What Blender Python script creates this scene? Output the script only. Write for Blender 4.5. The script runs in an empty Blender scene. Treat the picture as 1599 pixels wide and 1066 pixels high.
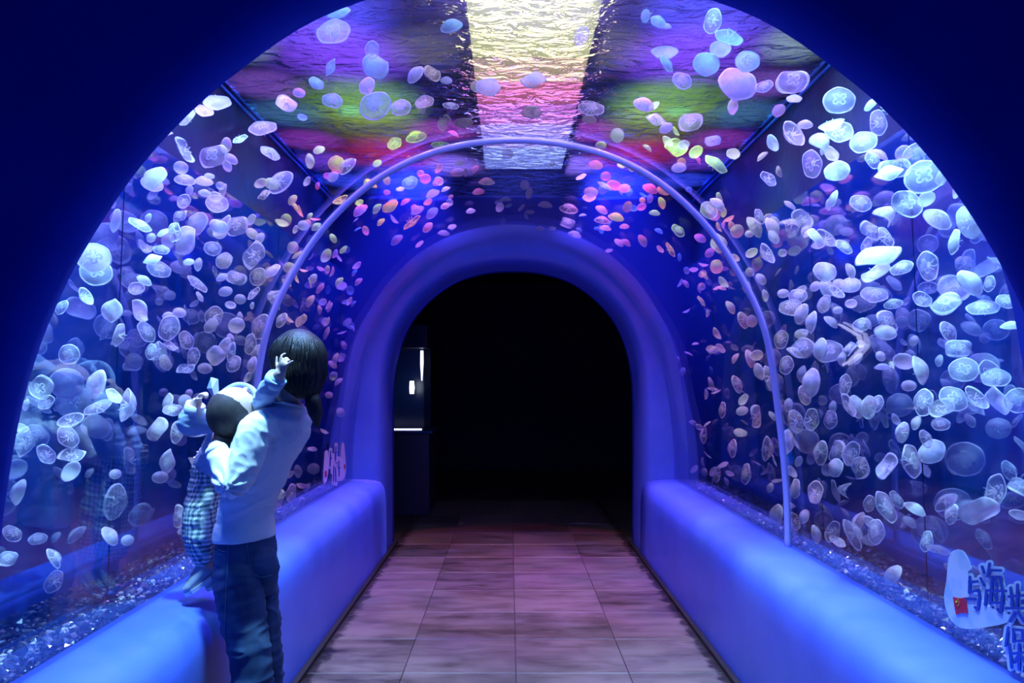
import bpy, bmesh, math, random
import numpy as np
from mathutils import Vector, Matrix, Quaternion

random.seed(7)
rng = np.random.default_rng(7)
S = bpy.context.scene
C = S.collection
PI = math.pi

# ------------------------------------------------------------------ camera
F = 1066.0
VX, VY = 796.0, 597.0
CAM = Vector((-0.03, 0.0, 1.42))
cd = bpy.data.cameras.new('camera')
cam = bpy.data.objects.new('camera', cd)
C.objects.link(cam)
cam.location = CAM
cam.rotation_euler = (PI / 2, 0, 0)
cd.sensor_width = 36
cd.lens = 36 * F / 1599
cd.shift_x = (799.5 - VX) / 1599
cd.shift_y = (VY - 533.0) / 1599
cd.clip_start = 0.02
S.camera = cam

# ------------------------------------------------------------------ world, exposure, lamps
w = bpy.data.worlds.new('world')
S.world = w
w.use_nodes = True
w.node_tree.nodes['Background'].inputs[0].default_value = (0.0, 0.03, 0.5, 1)
w.node_tree.nodes['Background'].inputs[1].default_value = 0.02
S.view_settings.view_transform = 'Standard'
S.view_settings.look = 'None'
S.view_settings.exposure = 0.6
S.view_settings.gamma = 1.0
S.view_settings.use_curve_mapping = False
cy = S.cycles
cy.max_bounces = 8
cy.diffuse_bounces = 2
cy.glossy_bounces = 4
cy.transmission_bounces = 4
cy.transparent_max_bounces = 40
cy.caustics_reflective = False
cy.caustics_refractive = False
cy.sample_clamp_indirect = 4.0
cy.use_denoising = True


def lamp(name, kind, loc, energy, color, target=None, size=0.05, spot=1.6, blend=0.6):
    l = bpy.data.lights.new(name, kind)
    l.energy = energy
    l.color = color
    if kind == 'AREA':
        l.size = size
    else:
        l.shadow_soft_size = size
    if kind == 'SPOT':
        l.spot_size = spot
        l.spot_blend = blend
    o = bpy.data.objects.new(name, l)
    C.objects.link(o)
    o.location = loc
    if target is not None:
        d = Vector(target) - Vector(loc)
        o.rotation_euler = d.to_track_quat('-Z', 'Y').to_euler()
    return o


VIOLET = (0.40, 0.10, 1.0)
CYAN = (0.06, 0.42, 1.0)
GREEN = (0.55, 1.0, 0.12)
RED = (1.0, 0.05, 0.16)
BLUE = (0.06, 0.10, 1.0)
LILAC = (0.42, 0.42, 1.0)
AQUA = (0.10, 0.9, 0.8)
# coloured spotlights of the tank, hung over the water: one row over the roof, one over each side channel
ROOF = [(1.95, CYAN, 40), (2.45, (0.10, 0.30, 1.0), 40), (3.0, (0.14, 0.12, 1.0), 60), (3.45, VIOLET, 60), (4.05, GREEN, 36), (4.4, (0.8, 0.7, 0.08), 20), (4.95, RED, 48), (5.45, BLUE, 50), (5.8, BLUE, 60)]
SIDE = [(1.95, (0.12, 0.42, 1.0), 100), (2.4, (0.40, 0.36, 1.0), 110), (2.85, (0.55, 0.45, 1.0), 85), (3.3, (0.60, 0.72, 0.62), 50), (3.8, (0.70, 0.22, 0.95), 34), (4.2, (0.25, 0.60, 0.8), 30), (4.65, (0.85, 0.10, 0.75), 42), (5.1, VIOLET, 60), (5.6, BLUE, 80)]
for sx in (-1, 1):
    for (y, c, e) in ROOF:
        lamp('roof_spot', 'SPOT', (sx * 0.80, y, 3.66), e * 17, c, (sx * 0.95, y, 2.6), 0.03, 1.35, 0.9)
    for (y, c, e) in SIDE:
        lamp('channel_spot', 'SPOT', (sx * 1.38, y, 3.66), e * 10, c, (sx * 1.40, y, 0.6), 0.03, 0.85, 0.9)
    for (y, c, e) in ((3.4, (1.0, 0.78, 0.6), 150), (4.5, (1.0, 0.10, 0.7), 520), (5.2, (0.50, 0.25, 1.0), 1300)):
        lamp('fill_spot', 'SPOT', (sx * 0.50, y, 3.66), e, c, (sx * 0.3, y, 0.0), 0.03, 0.9, 0.9)  # unseen fill spots, added to brighten the floor and portal
    lamp('fill_spot', 'SPOT', (sx * 0.75, 1.85, 3.66), 3300, (0.48, 0.90, 1.0), (sx * 0.95, 2.35, 1.0), 0.06, 0.75, 0.9)  # unseen fill pair, added to brighten the woman and the near ledges
    lamp('fill_spot', 'SPOT', (sx * 0.95, 4.15, 3.66), 420, (0.05, 1.0, 0.45), (sx * 1.17, 4.15, 0.6), 0.03, 0.34, 1.0)  # unseen fill pair, added for a green glow on the ledges
# unseen low blue fill behind the camera, added to brighten the front wall
lamp('front_wall_fill', 'POINT', (-0.2, -1.0, 0.35), 30, (0.0, 0.10, 1.0), None, 0.2)

# ------------------------------------------------------------------ node helpers
def mat(name):
    m = bpy.data.materials.new(name)
    m.use_nodes = True
    nt = m.node_tree
    nt.nodes.clear()
    out = nt.nodes.new('ShaderNodeOutputMaterial')
    return m, nt, out


def N(nt, t, **kw):
    n = nt.nodes.new('ShaderNode' + t)
    for k, v in kw.items():
        if k.startswith('i_'):
            n.inputs[k[2:].replace('_', ' ')].default_value = v
        else:
            setattr(n, k, v)
    return n


def L(nt, a, b):
    nt.links.new(a, b)


def ramp(nt, fac, stops, interp='LINEAR'):
    r = nt.nodes.new('ShaderNodeValToRGB')
    r.color_ramp.interpolation = interp
    els = r.color_ramp.elements
    while len(els) < len(stops):
        els.new(0.5)
    for e, (p, c) in zip(els, stops):
        e.position = p
        e.color = c if len(c) == 4 else (*c, 1)
    if fac is not None:
        nt.links.new(fac, r.inputs[0])
    return r


def g(v):
    return (v, v, v, 1)


def principled(name, col, rough=0.5, metal=0.0, bump=None, var=None, spec=0.5, coat=0.0):
    """col base; var=(scale, col2, lo, hi) noise colour variation; bump=(scale, strength, distance)"""
    m, nt, out = mat(name)
    p = N(nt, 'BsdfPrincipled')
    p.inputs['Base Color'].default_value = (*col, 1)
    p.inputs['Roughness'].default_value = rough
    p.inputs['Metallic'].default_value = metal
    p.inputs['Specular IOR Level'].default_value = spec
    p.inputs['Coat Weight'].default_value = coat
    L(nt, p.outputs[0], out.inputs[0])
    tc = N(nt, 'TexCoord')
    if var:
        n = N(nt, 'TexNoise')
        n.inputs['Scale'].default_value = var[0]
        n.inputs['Detail'].default_value = 6
        L(nt, tc.outputs['Object'], n.inputs['Vector'])
        r = ramp(nt, n.outputs['Fac'], [(var[2], col), (var[3], var[1])])
        L(nt, r.outputs[0], p.inputs['Base Color'])
    if bump:
        n = N(nt, 'TexNoise')
        n.inputs['Scale'].default_value = bump[0]
        n.inputs['Detail'].default_value = 4
        L(nt, tc.outputs['Object'], n.inputs['Vector'])
        b = N(nt, 'Bump')
        b.inputs['Strength'].default_value = bump[1]
        b.inputs['Distance'].default_value = bump[2]
        L(nt, n.outputs['Fac'], b.inputs['Height'])
        L(nt, b.outputs[0], p.inputs['Normal'])
    return m


def emission(name, col, s):
    m, nt, out = mat(name)
    e = N(nt, 'Emission')
    e.inputs[0].default_value = (*col, 1)
    e.inputs[1].default_value = s
    L(nt, e.outputs[0], out.inputs[0])
    return m


def schlick(nt, r0, power=5.0):
    lw = N(nt, 'LayerWeight')
    lw.inputs['Blend'].default_value = 0.5
    pw = N(nt, 'Math', operation='POWER')
    L(nt, lw.outputs['Facing'], pw.inputs[0])
    pw.inputs[1].default_value = power
    ma = N(nt, 'Math', operation='MULTIPLY_ADD')
    L(nt, pw.outputs[0], ma.inputs[0])
    ma.inputs[1].default_value = 1 - r0
    ma.inputs[2].default_value = r0
    return ma.outputs[0]


def make_glass():
    m, nt, out = mat('acrylic')
    t = N(nt, 'BsdfTransparent')
    t.inputs[0].default_value = (0.95, 0.975, 1.0, 1)
    gl = N(nt, 'BsdfGlossy')
    gl.inputs['Roughness'].default_value = 0.015
    mx = N(nt, 'MixShader')
    L(nt, schlick(nt, 0.08, 4.0), mx.inputs[0])
    L(nt, t.outputs[0], mx.inputs[1])
    L(nt, gl.outputs[0], mx.inputs[2])
    L(nt, mx.outputs[0], out.inputs[0])
    return m


def make_water():
    m, nt, out = mat('water_surface')
    tc = N(nt, 'TexCoord')
    mp = N(nt, 'Mapping')
    mp.inputs['Scale'].default_value = (3.6, 7.0, 1)
    L(nt, tc.outputs['Object'], mp.inputs[0])
    n = N(nt, 'TexNoise')
    n.inputs['Scale'].default_value = 2.2
    n.inputs['Detail'].default_value = 3
    n.inputs['Distortion'].default_value = 0.6
    L(nt, mp.outputs[0], n.inputs['Vector'])
    b = N(nt, 'Bump')
    b.inputs['Strength'].default_value = 1.0
    b.inputs['Distance'].default_value = 0.22
    L(nt, n.outputs['Fac'], b.inputs['Height'])
    tr = N(nt, 'BsdfTransparent')
    tr.inputs[0].default_value = (0.95, 0.98, 1, 1)
    rf = N(nt, 'BsdfRefraction')
    rf.inputs['IOR'].default_value = 1.25
    rf.inputs['Roughness'].default_value = 0.0
    rf.inputs['Color'].default_value = (0.95, 0.98, 1, 1)
    gl = N(nt, 'BsdfGlossy')
    gl.inputs['Roughness'].default_value = 0.05
    gl.inputs['Color'].default_value = (0.6, 0.75, 1, 1)
    tl = N(nt, 'BsdfTranslucent')
    tl.inputs[0].default_value = (0.55, 0.65, 0.9, 1)
    for s in (rf, gl, tl):
        L(nt, b.outputs[0], s.inputs['Normal'])
    m1 = N(nt, 'MixShader')
    m1.inputs[0].default_value = 0.80          # transparent -> refraction
    L(nt, tr.outputs[0], m1.inputs[1])
    L(nt, rf.outputs[0], m1.inputs[2])
    m2 = N(nt, 'MixShader')
    m2.inputs[0].default_value = 0.13
    L(nt, m1.outputs[0], m2.inputs[1])
    L(nt, gl.outputs[0], m2.inputs[2])
    m3 = N(nt, 'MixShader')
    m3.inputs[0].default_value = 0.014
    L(nt, m2.outputs[0], m3.inputs[1])
    L(nt, tl.outputs[0], m3.inputs[2])
    L(nt, m3.outputs[0], out.inputs[0])
    return m


def make_mirror_panel():
    m, nt, out = mat('blue_gloss_panel')
    d = N(nt, 'BsdfDiffuse')
    d.inputs[0].default_value = (0.004, 0.045, 0.24, 1)
    gl = N(nt, 'BsdfGlossy')
    gl.inputs['Roughness'].default_value = 0.04
    gl.inputs['Color'].default_value = (0.75, 0.85, 1, 1)
    mx = N(nt, 'MixShader')
    mx.inputs[0].default_value = 0.32
    L(nt, d.outputs[0], mx.inputs[1])
    L(nt, gl.outputs[0], mx.inputs[2])
    L(nt, mx.outputs[0], out.inputs[0])
    return m


def make_jelly(name, col, k):
    """thin jelly tissue: opacity follows the distance from the bell's axis"""
    m, nt, out = mat(name)
    tc = N(nt, 'TexCoord')
    mp = N(nt, 'Mapping')
    mp.inputs['Scale'].default_value = (1, 1, 0)
    L(nt, tc.outputs['Object'], mp.inputs[0])
    ln = N(nt, 'VectorMath', operation='LENGTH')
    L(nt, mp.outputs[0], ln.inputs[0])
    r = ramp(nt, ln.outputs['Value'], [(0.0, g(0.34 * k)), (0.45, g(0.26 * k)), (0.80, g(0.20 * k)),
                                       (0.90, g(0.24 * k)), (0.95, g(min(0.95, 0.75 * k))), (1.0, g(min(0.95, 0.7 * k)))])
    n = N(nt, 'TexNoise')
    n.inputs['Scale'].default_value = 3.0
    L(nt, tc.outputs['Object'], n.inputs['Vector'])
    mm = N(nt, 'Math', operation='MULTIPLY_ADD')
    L(nt, n.outputs['Fac'], mm.inputs[0])
    mm.inputs[1].default_value = 0.9
    mm.inputs[2].default_value = 0.55
    mu = N(nt, 'Math', operation='MULTIPLY', use_clamp=True)
    L(nt, r.outputs[0], mu.inputs[0])
    L(nt, mm.outputs[0], mu.inputs[1])
    tr = N(nt, 'BsdfTransparent')
    df = N(nt, 'BsdfDiffuse')
    df.inputs[0].default_value = (*col, 1)
    tl = N(nt, 'BsdfTranslucent')
    tl.inputs[0].default_value = (*col, 1)
    m1 = N(nt, 'MixShader')
    m1.inputs[0].default_value = 0.5
    L(nt, df.outputs[0], m1.inputs[1])
    L(nt, tl.outputs[0], m1.inputs[2])
    m2 = N(nt, 'MixShader')
    L(nt, mu.outputs[0], m2.inputs[0])
    L(nt, tr.outputs[0], m2.inputs[1])
    L(nt, m1.outputs[0], m2.inputs[2])
    L(nt, m2.outputs[0], out.inputs[0])
    return m


def make_flesh(name, col, a):
    m, nt, out = mat(name)
    tr = N(nt, 'BsdfTransparent')
    df = N(nt, 'BsdfDiffuse')
    df.inputs[0].default_value = (*col, 1)
    tl = N(nt, 'BsdfTranslucent')
    tl.inputs[0].default_value = (*col, 1)
    m1 = N(nt, 'MixShader')
    m1.inputs[0].default_value = 0.5
    L(nt, df.outputs[0], m1.inputs[1])
    L(nt, tl.outputs[0], m1.inputs[2])
    m2 = N(nt, 'MixShader')
    m2.inputs[0].default_value = a
    L(nt, tr.outputs[0], m2.inputs[1])
    L(nt, m1.outputs[0], m2.inputs[2])
    L(nt, m2.outputs[0], out.inputs[0])
    return m


def make_gravel():
    m, nt, out = mat('gravel')
    ge = N(nt, 'NewGeometry')
    r = ramp(nt, ge.outputs['Random Per Island'],
             [(0.0, (0.006, 0.01, 0.02)), (0.4, (0.02, 0.03, 0.05)), (0.7, (0.06, 0.08, 0.10)), (0.88, (0.08, 0.05, 0.05)), (1.0, (0.45, 0.5, 0.55))])
    p = N(nt, 'BsdfPrincipled')
    L(nt, r.outputs[0], p.inputs['Base Color'])
    p.inputs['Roughness'].default_value = 0.12
    p.inputs['Specular IOR Level'].default_value = 0.9
    L(nt, p.outputs[0], out.inputs[0])
    return m


def make_tile():
    m, nt, out = mat('floor_tile')
    oi = N(nt, 'ObjectInfo')
    tc = N(nt, 'TexCoord')
    ge = N(nt, 'NewGeometry')
    n = N(nt, 'TexNoise')
    n.inputs['Scale'].default_value = 2.6
    n.inputs['Detail'].default_value = 8
    n.inputs['Roughness'].default_value = 0.7
    mp = N(nt, 'Mapping')
    mp.inputs['Scale'].default_value = (1, 3.0, 1)
    L(nt, ge.outputs['Position'], mp.inputs[0])
    L(nt, mp.outputs[0], n.inputs['Vector'])
    ad = N(nt, 'Math', operation='MULTIPLY_ADD')
    L(nt, oi.outputs['Random'], ad.inputs[0])
    ad.inputs[1].default_value = 0.22
    L(nt, n.outputs['Fac'], ad.inputs[2])
    r = ramp(nt, ad.outputs[0], [(0.40, (0.045, 0.034, 0.03)), (0.52, (0.09, 0.07, 0.062)), (0.72, (0.15, 0.12, 0.108))])
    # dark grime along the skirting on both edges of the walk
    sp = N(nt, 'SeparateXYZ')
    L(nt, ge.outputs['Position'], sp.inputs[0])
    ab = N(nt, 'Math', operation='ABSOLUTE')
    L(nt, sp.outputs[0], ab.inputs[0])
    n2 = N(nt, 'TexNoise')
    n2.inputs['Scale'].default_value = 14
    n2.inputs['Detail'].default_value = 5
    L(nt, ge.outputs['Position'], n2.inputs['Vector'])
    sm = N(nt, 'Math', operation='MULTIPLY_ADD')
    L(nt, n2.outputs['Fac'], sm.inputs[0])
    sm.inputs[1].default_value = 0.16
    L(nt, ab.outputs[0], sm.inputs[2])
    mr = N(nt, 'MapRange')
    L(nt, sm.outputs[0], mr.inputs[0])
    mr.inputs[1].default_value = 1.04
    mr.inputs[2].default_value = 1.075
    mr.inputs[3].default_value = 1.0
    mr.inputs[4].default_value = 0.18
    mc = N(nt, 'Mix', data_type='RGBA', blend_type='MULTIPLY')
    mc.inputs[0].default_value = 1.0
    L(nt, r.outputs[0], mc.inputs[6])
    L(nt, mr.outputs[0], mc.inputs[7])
    p = N(nt, 'BsdfPrincipled')
    L(nt, mc.outputs[2], p.inputs['Base Color'])
    rr = ramp(nt, n.outputs['Fac'], [(0.35, g(0.30)), (0.7, g(0.5))])
    L(nt, rr.outputs[0], p.inputs['Roughness'])
    p.inputs['Specular IOR Level'].default_value = 0.5
    L(nt, p.outputs[0], out.inputs[0])
    return m


M = {}
M['glass'] = make_glass()
M['water'] = make_water()
M['panel'] = make_mirror_panel()
M['jelly'] = make_jelly('jelly_tissue', (0.92, 0.92, 0.97), 1.0)
M['jelly_dense'] = make_jelly('jelly_tissue_dense', (0.95, 0.94, 0.97), 2.4)
M['flesh'] = make_flesh('jelly_flesh', (0.95, 0.93, 0.97), 0.62)
M['gravel'] = make_gravel()
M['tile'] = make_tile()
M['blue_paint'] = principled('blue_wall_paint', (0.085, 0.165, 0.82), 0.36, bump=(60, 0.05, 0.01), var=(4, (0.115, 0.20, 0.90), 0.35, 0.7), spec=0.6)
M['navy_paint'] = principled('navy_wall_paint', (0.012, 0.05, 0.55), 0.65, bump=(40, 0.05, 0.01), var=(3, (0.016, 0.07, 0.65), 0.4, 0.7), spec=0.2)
M['dark_wall'] = principled('dark_tank_wall', (0.006, 0.025, 0.11), 0.35, bump=(5, 0.25, 0.05), var=(3, (0.02, 0.06, 0.18), 0.35, 0.7))
M['end_wall'] = principled('end_wall_paint', (0.01, 0.03, 0.35), 0.5)
M['black'] = principled('black_rubber', (0.006, 0.006, 0.008), 0.6)
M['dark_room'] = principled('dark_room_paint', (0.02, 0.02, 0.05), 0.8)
M['seam'] = principled('dark_seam', (0.03, 0.004, 0.006), 0.5)
M['strip'] = principled('waterline_strip', (0.05, 0.30, 0.9), 0.3)
M['rib'] = principled('lilac_rib', (0.60, 0.48, 0.95), 0.25, spec=0.6, coat=0.4)
M['slab'] = principled('floor_slab', (0.02, 0.018, 0.02), 0.6, var=(8, (0.05, 0.045, 0.04), 0.4, 0.7))

# ------------------------------------------------------------------ object helpers
def obj(name, me, m=None, parent=None, loc=None):
    o = bpy.data.objects.new(name, me)
    C.objects.link(o)
    if m is not None:
        me.materials.clear()
        me.materials.append(m)
    if parent is not None:
        o.parent = parent
    if loc is not None:
        o.location = loc
    return o


def empty(name, loc=(0, 0, 0)):
    o = bpy.data.objects.new(name, None)
    C.objects.link(o)
    o.location = loc
    o.empty_display_size = 0.1
    return o


def tag(o, label=None, cat=None, group=None, kind=None):
    if label:
        o['label'] = label
    if cat:
        o['category'] = cat
    if group:
        o['group'] = group
    if kind:
        o['kind'] = kind
    return o


def mesh(name, verts, faces, smooth=False):
    me = bpy.data.meshes.new(name)
    me.from_pydata([tuple(v) for v in verts], [], faces)
    me.update()
    if smooth:
        me.polygons.foreach_set('use_smooth', [True] * len(me.polygons))
    return me


def bm_mesh(name, bm, smooth=False):
    me = bpy.data.meshes.new(name)
    bmesh.ops.recalc_face_normals(bm, faces=bm.faces)
    bm.to_mesh(me)
    bm.free()
    if smooth:
        me.polygons.foreach_set('use_smooth', [True] * len(me.polygons))
    return me


def box_mesh(name, x0, x1, y0, y1, z0, z1, bevel=0.0, seg=2):
    bm = bmesh.new()
    vs = [bm.verts.new((x, y, z)) for x in (x0, x1) for y in (y0, y1) for z in (z0, z1)]
    for f in ((0, 1, 3, 2), (4, 6, 7, 5), (0, 4, 5, 1), (2, 3, 7, 6), (0, 2, 6, 4), (1, 5, 7, 3)):
        bm.faces.new([vs[i] for i in f])
    if bevel > 0:
        bmesh.ops.bevel(bm, geom=list(bm.edges), offset=bevel, segments=seg, affect='EDGES', profile=0.5)
    return bm_mesh(name, bm)


def catmull(pts, n=8):
    P = [Vector(p) for p in pts]
    P = [2 * P[0] - P[1]] + P + [2 * P[-1] - P[-2]]
    out = []
    for i in range(1, len(P) - 2):
        for k in range(n):
            t = k / n
            a, b, c, d = P[i - 1], P[i], P[i + 1], P[i + 2]
            out.append(0.5 * ((2 * b) + (c - a) * t + (2 * a - 5 * b + 4 * c - d) * t * t + (3 * b - a - 3 * c + d) * t ** 3))
    out.append(P[-2])
    return out


def tube(pts, radii, seg=10, flat=None, caps=True):
    """verts, faces of a tube along pts (Vectors); radii number or list (r or (ra, rb))"""
    n = len(pts)
    V, Fc = [], []
    up = Vector((0, 0, 1))
    prev = None
    for i, p in enumerate(pts):
        t = (pts[min(i + 1, n - 1)] - pts[max(i - 1, 0)]).normalized()
        if prev is None:
            a = up.cross(t)
            if a.length < 1e-3:
                a = Vector((1, 0, 0)).cross(t)
            a.normalize()
        else:
            a = (prev - t * prev.dot(t)).normalized()
        prev = a
        b = t.cross(a)
        r = radii[i] if isinstance(radii, (list, tuple)) else radii
        ra, rb = r if isinstance(r, (list, tuple)) else (r, r)
        for k in range(seg):
            th = 2 * PI * k / seg
            V.append(p + a * (ra * math.cos(th)) + b * (rb * math.sin(th)))
    for i in range(n - 1):
        for k in range(seg):
            k2 = (k + 1) % seg
            Fc.append((i * seg + k, i * seg + k2, (i + 1) * seg + k2, (i + 1) * seg + k))
    if caps:
        Fc.append(tuple(range(seg - 1, -1, -1)))
        Fc.append(tuple(range((n - 1) * seg, n * seg)))
    return V, Fc


def pix(px, py, y):
    """the point of the place that stands at depth y on the sight line of pixel px, py"""
    return Vector((CAM.x + (px - VX) * y / F, y, CAM.z + (VY - py) * y / F))

# ------------------------------------------------------------------ the tunnel's section
HALF = [(1.32, 0.60), (1.31, 0.90), (1.275, 1.25), (1.21, 1.658), (1.088, 1.937), (0.905, 2.20), (0.65, 2.42), (0.35, 2.55), (0.0, 2.595)]
PORTAL = [(1.07, 0.0), (1.07, 0.45), (1.07, 0.9), (1.068, 1.25), (1.045, 1.55), (0.96, 1.85), (0.80, 2.09), (0.55, 2.29), (0.28, 2.385), (0.0, 2.41)]
FRONT = [(x * 1.05, z if z < 1.0 else 1.42 + (z - 1.42) * 1.05) for x, z in [(1.11, 0.0), (1.11, 0.45), (1.11, 0.8), (1.107, 1.048), (1.087, 1.219), (1.054, 1.39), (1.002, 1.547), (0.923, 1.705), (0.794, 1.889), (0.621, 2.053), (0.391, 2.191), (0.0, 2.275)]]


def full(half, n=121, floor=False, off=0.0):
    """closed-from-left-foot-to-right-foot outline resampled evenly, pushed out by off"""
    h = list(half)
    if floor and h[0][1] > 0.01:
        h = [(h[0][0], 0.0), (h[0][0], h[0][1] * 0.5)] + h
    pts = [(-x, z) for x, z in h] + [(x, z) for x, z in reversed(h[:-1])]
    c = catmull([(x, 0, z) for x, z in pts], 10)
    d = [0.0]
    for a, b in zip(c, c[1:]):
        d.append(d[-1] + (b - a).length)
    out = []
    j = 0
    for i in range(n):
        s = d[-1] * i / (n - 1)
        while j < len(d) - 2 and d[j + 1] < s:
            j += 1
        t = (s - d[j]) / max(1e-9, d[j + 1] - d[j])
        out.append(c[j].lerp(c[j + 1], t))
    if off:
        res = []
        for i, p in enumerate(out):
            t = (out[min(i + 1, n - 1)] - out[max(i - 1, 0)]).normalized()
            res.append(p + Vector((-t.z, 0, t.x)) * off)
        out = res
    return out


def loft(name, loops, m, closed_ends=False, smooth=True):
    n = len(loops[0])
    V = [v for l in loops for v in l]
    Fc = []
    for i in range(len(loops) - 1):
        for k in range(n - 1):
            a, b = i * n + k, (i + 1) * n + k
            Fc.append((a, a + 1, b + 1, b))
    if closed_ends:
        i = len(loops) - 1
        for k in range(n - 1):
            a, b = i * n + k, k
            Fc.append((a, a + 1, b + 1, b))
        Fc.append(tuple(i * n for i in range(len(loops))))
        Fc.append(tuple(i * n + n - 1 for i in reversed(range(len(loops)))))
    return obj(name, mesh(name, V, Fc, smooth), m)


def at_y(l, y, dx=0.0):
    return [Vector((p.x + dx, y, p.z)) for p in l]


Y0, YR, Y1 = 1.66, 3.30, 5.60
WATER = 3.07
# acrylic vault in two panels, joined by the rib
for i, (ya, yb) in enumerate(((Y0, YR), (YR, Y1))):
    gi, go = full(HALF), full(HALF, off=0.03)
    o = loft('window_%d' % (i + 1), [at_y(gi, ya), at_y(gi, yb), at_y(go, yb), at_y(go, ya)], M['glass'], True, True)
    try:
        o.data.set_sharp_from_angle(angle=0.6)
    except Exception:
        pass
    tag(o, kind='structure', label=('clear acrylic vault panel of the tunnel, in front of the lilac rib' if i == 0 else 'clear acrylic vault panel of the tunnel, behind the lilac rib'))
prof = full(HALF, 97, off=-0.004)
V, Fc = tube(at_y(prof, YR), [(0.010, 0.016)] * 97, 10)
o = obj('trim_1', mesh('rib', V, Fc, True), M['rib'])
tag(o, 'lilac joint rib arching over the middle of the tunnel', kind='structure')

# front wall with the arched opening
CX = 0.032
fr = full(FRONT)
big = []
for p in full(FRONT, off=0.0):
    v = Vector((p.x, 0, p.z - 1.0))
    if p.z < 0.35:
        big.append(Vector((math.copysign(4.0, p.x), 0, p.z)))
    else:
        k = min(4.0 / max(1e-6, abs(v.x)), (3.0 / v.z) if v.z > 0 else 9e9, (1.0 / -v.z) if v.z < 0 else 9e9)
        big.append(Vector((v.x * k, 0, 1.0 + v.z * k)))
loops = [at_y(big, 1.40, CX)]
for k in range(7):
    a = k / 6 * PI / 2
    loops.append(at_y(full(FRONT, off=0.07 * (1 - math.sin(a))), 1.40 + 0.07 * (1 - math.cos(a)), CX))
loops.append(at_y(full(FRONT, off=0.06), 1.52, CX))
loops.append(at_y(full(HALF, floor=True, off=-0.03), Y0, 0))
loops.append(at_y(full(HALF, floor=True, off=0.10), Y0 + 0.02, 0))
loops.append(at_y(big, Y0 + 0.02, CX))
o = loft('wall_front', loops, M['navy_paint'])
tag(o, 'dark navy wall around the near arch of the tunnel', kind='structure')

# far portal
po = full(PORTAL)
loops = [at_y(full(HALF, floor=True, off=0.12), 5.60), at_y(full(HALF, floor=True, off=0.0), 5.585), at_y(full(HALF, floor=True, off=-0.012), 5.60)]
mid = full(HALF, floor=True)
for k, (f, y) in enumerate(((0.35, 5.615), (0.6, 5.625), (0.75, 5.64), (0.86, 5.67), (0.94, 5.72), (0.98, 5.79), (1.0, 5.9), (1.0, 6.05))):
    loops.append([Vector((a.x + (b.x - a.x) * f, y, a.z + (b.z - a.z) * f)) for a, b in zip(mid, po)])
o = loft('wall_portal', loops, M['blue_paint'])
tag(o, 'smooth blue arched portal at the far end of the tunnel', kind='structure')

# plinths with a rounded ledge
PL = [(1.050, 0.0), (1.052, 0.2), (1.055, 0.42), (1.060, 0.50), (1.073, 0.555), (1.10, 0.592), (1.145, 0.612), (1.21, 0.622), (1.29, 0.627), (1.345, 0.63), (1.36, 0.60), (1.36, 0.0)]
for sx, nm in ((-1, 'left'), (1, 'right')):
    ys = [1.50 + (5.66 - 1.50) * i / 16 for i in range(17)]
    V, Fc = [], []
    for y in ys:
        for x, z in PL:
            V.append((sx * x, y, z))
    n = len(PL)
    for i in range(16):
        for k in range(n - 1):
            q = (i * n + k, i * n + k + 1, (i + 1) * n + k + 1, (i + 1) * n + k)
            Fc.append(q if sx < 0 else q[::-1])
    Fc.append(tuple(range(n)))
    Fc.append(tuple(range(16 * n, 17 * n))[::-1])
    o = obj('plinth_' + nm, mesh('plinth', V, Fc, True), M['blue_paint'])
    tag(o, 'blue painted plinth with rounded ledge ' + ('that the woman leans against' if sx < 0 else 'below the white sticker'), kind='structure')
    o = obj('baseboard_' + nm, box_mesh('baseboard', min(sx * 1.02, sx * 1.049), max(sx * 1.02, sx * 1.049), 1.2, 6.05, 0.0, 0.022, 0.004), M['black'])
    tag(o, 'thin black skirting at the foot of the plinth ' + ('beside the woman' if sx < 0 else 'below the white sticker'), kind='structure')

# floor: slab, tiles one by one
o = obj('floor', box_mesh('floor', -4.0, 4.0, -2.0, 12.0, -0.10, -0.006), M['slab'])
fl = tag(o, 'dim tiled floor of the tunnel and the hall behind', kind='structure')
XE = [-1.045, -0.552, 0.0, 0.552, 1.045]
tm = {}
row = 0
y = 0.9
while y < 8.0:
    for c in range(4):
        wd = XE[c + 1] - XE[c]
        key = round(wd, 3)
        if key not in tm:
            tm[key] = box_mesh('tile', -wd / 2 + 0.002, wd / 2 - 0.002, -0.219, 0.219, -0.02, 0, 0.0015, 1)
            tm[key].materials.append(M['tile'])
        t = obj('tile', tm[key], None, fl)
        t.location = ((XE[c] + XE[c + 1]) / 2, y, random.uniform(-0.0006, 0.0006))
    y += 0.443

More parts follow.
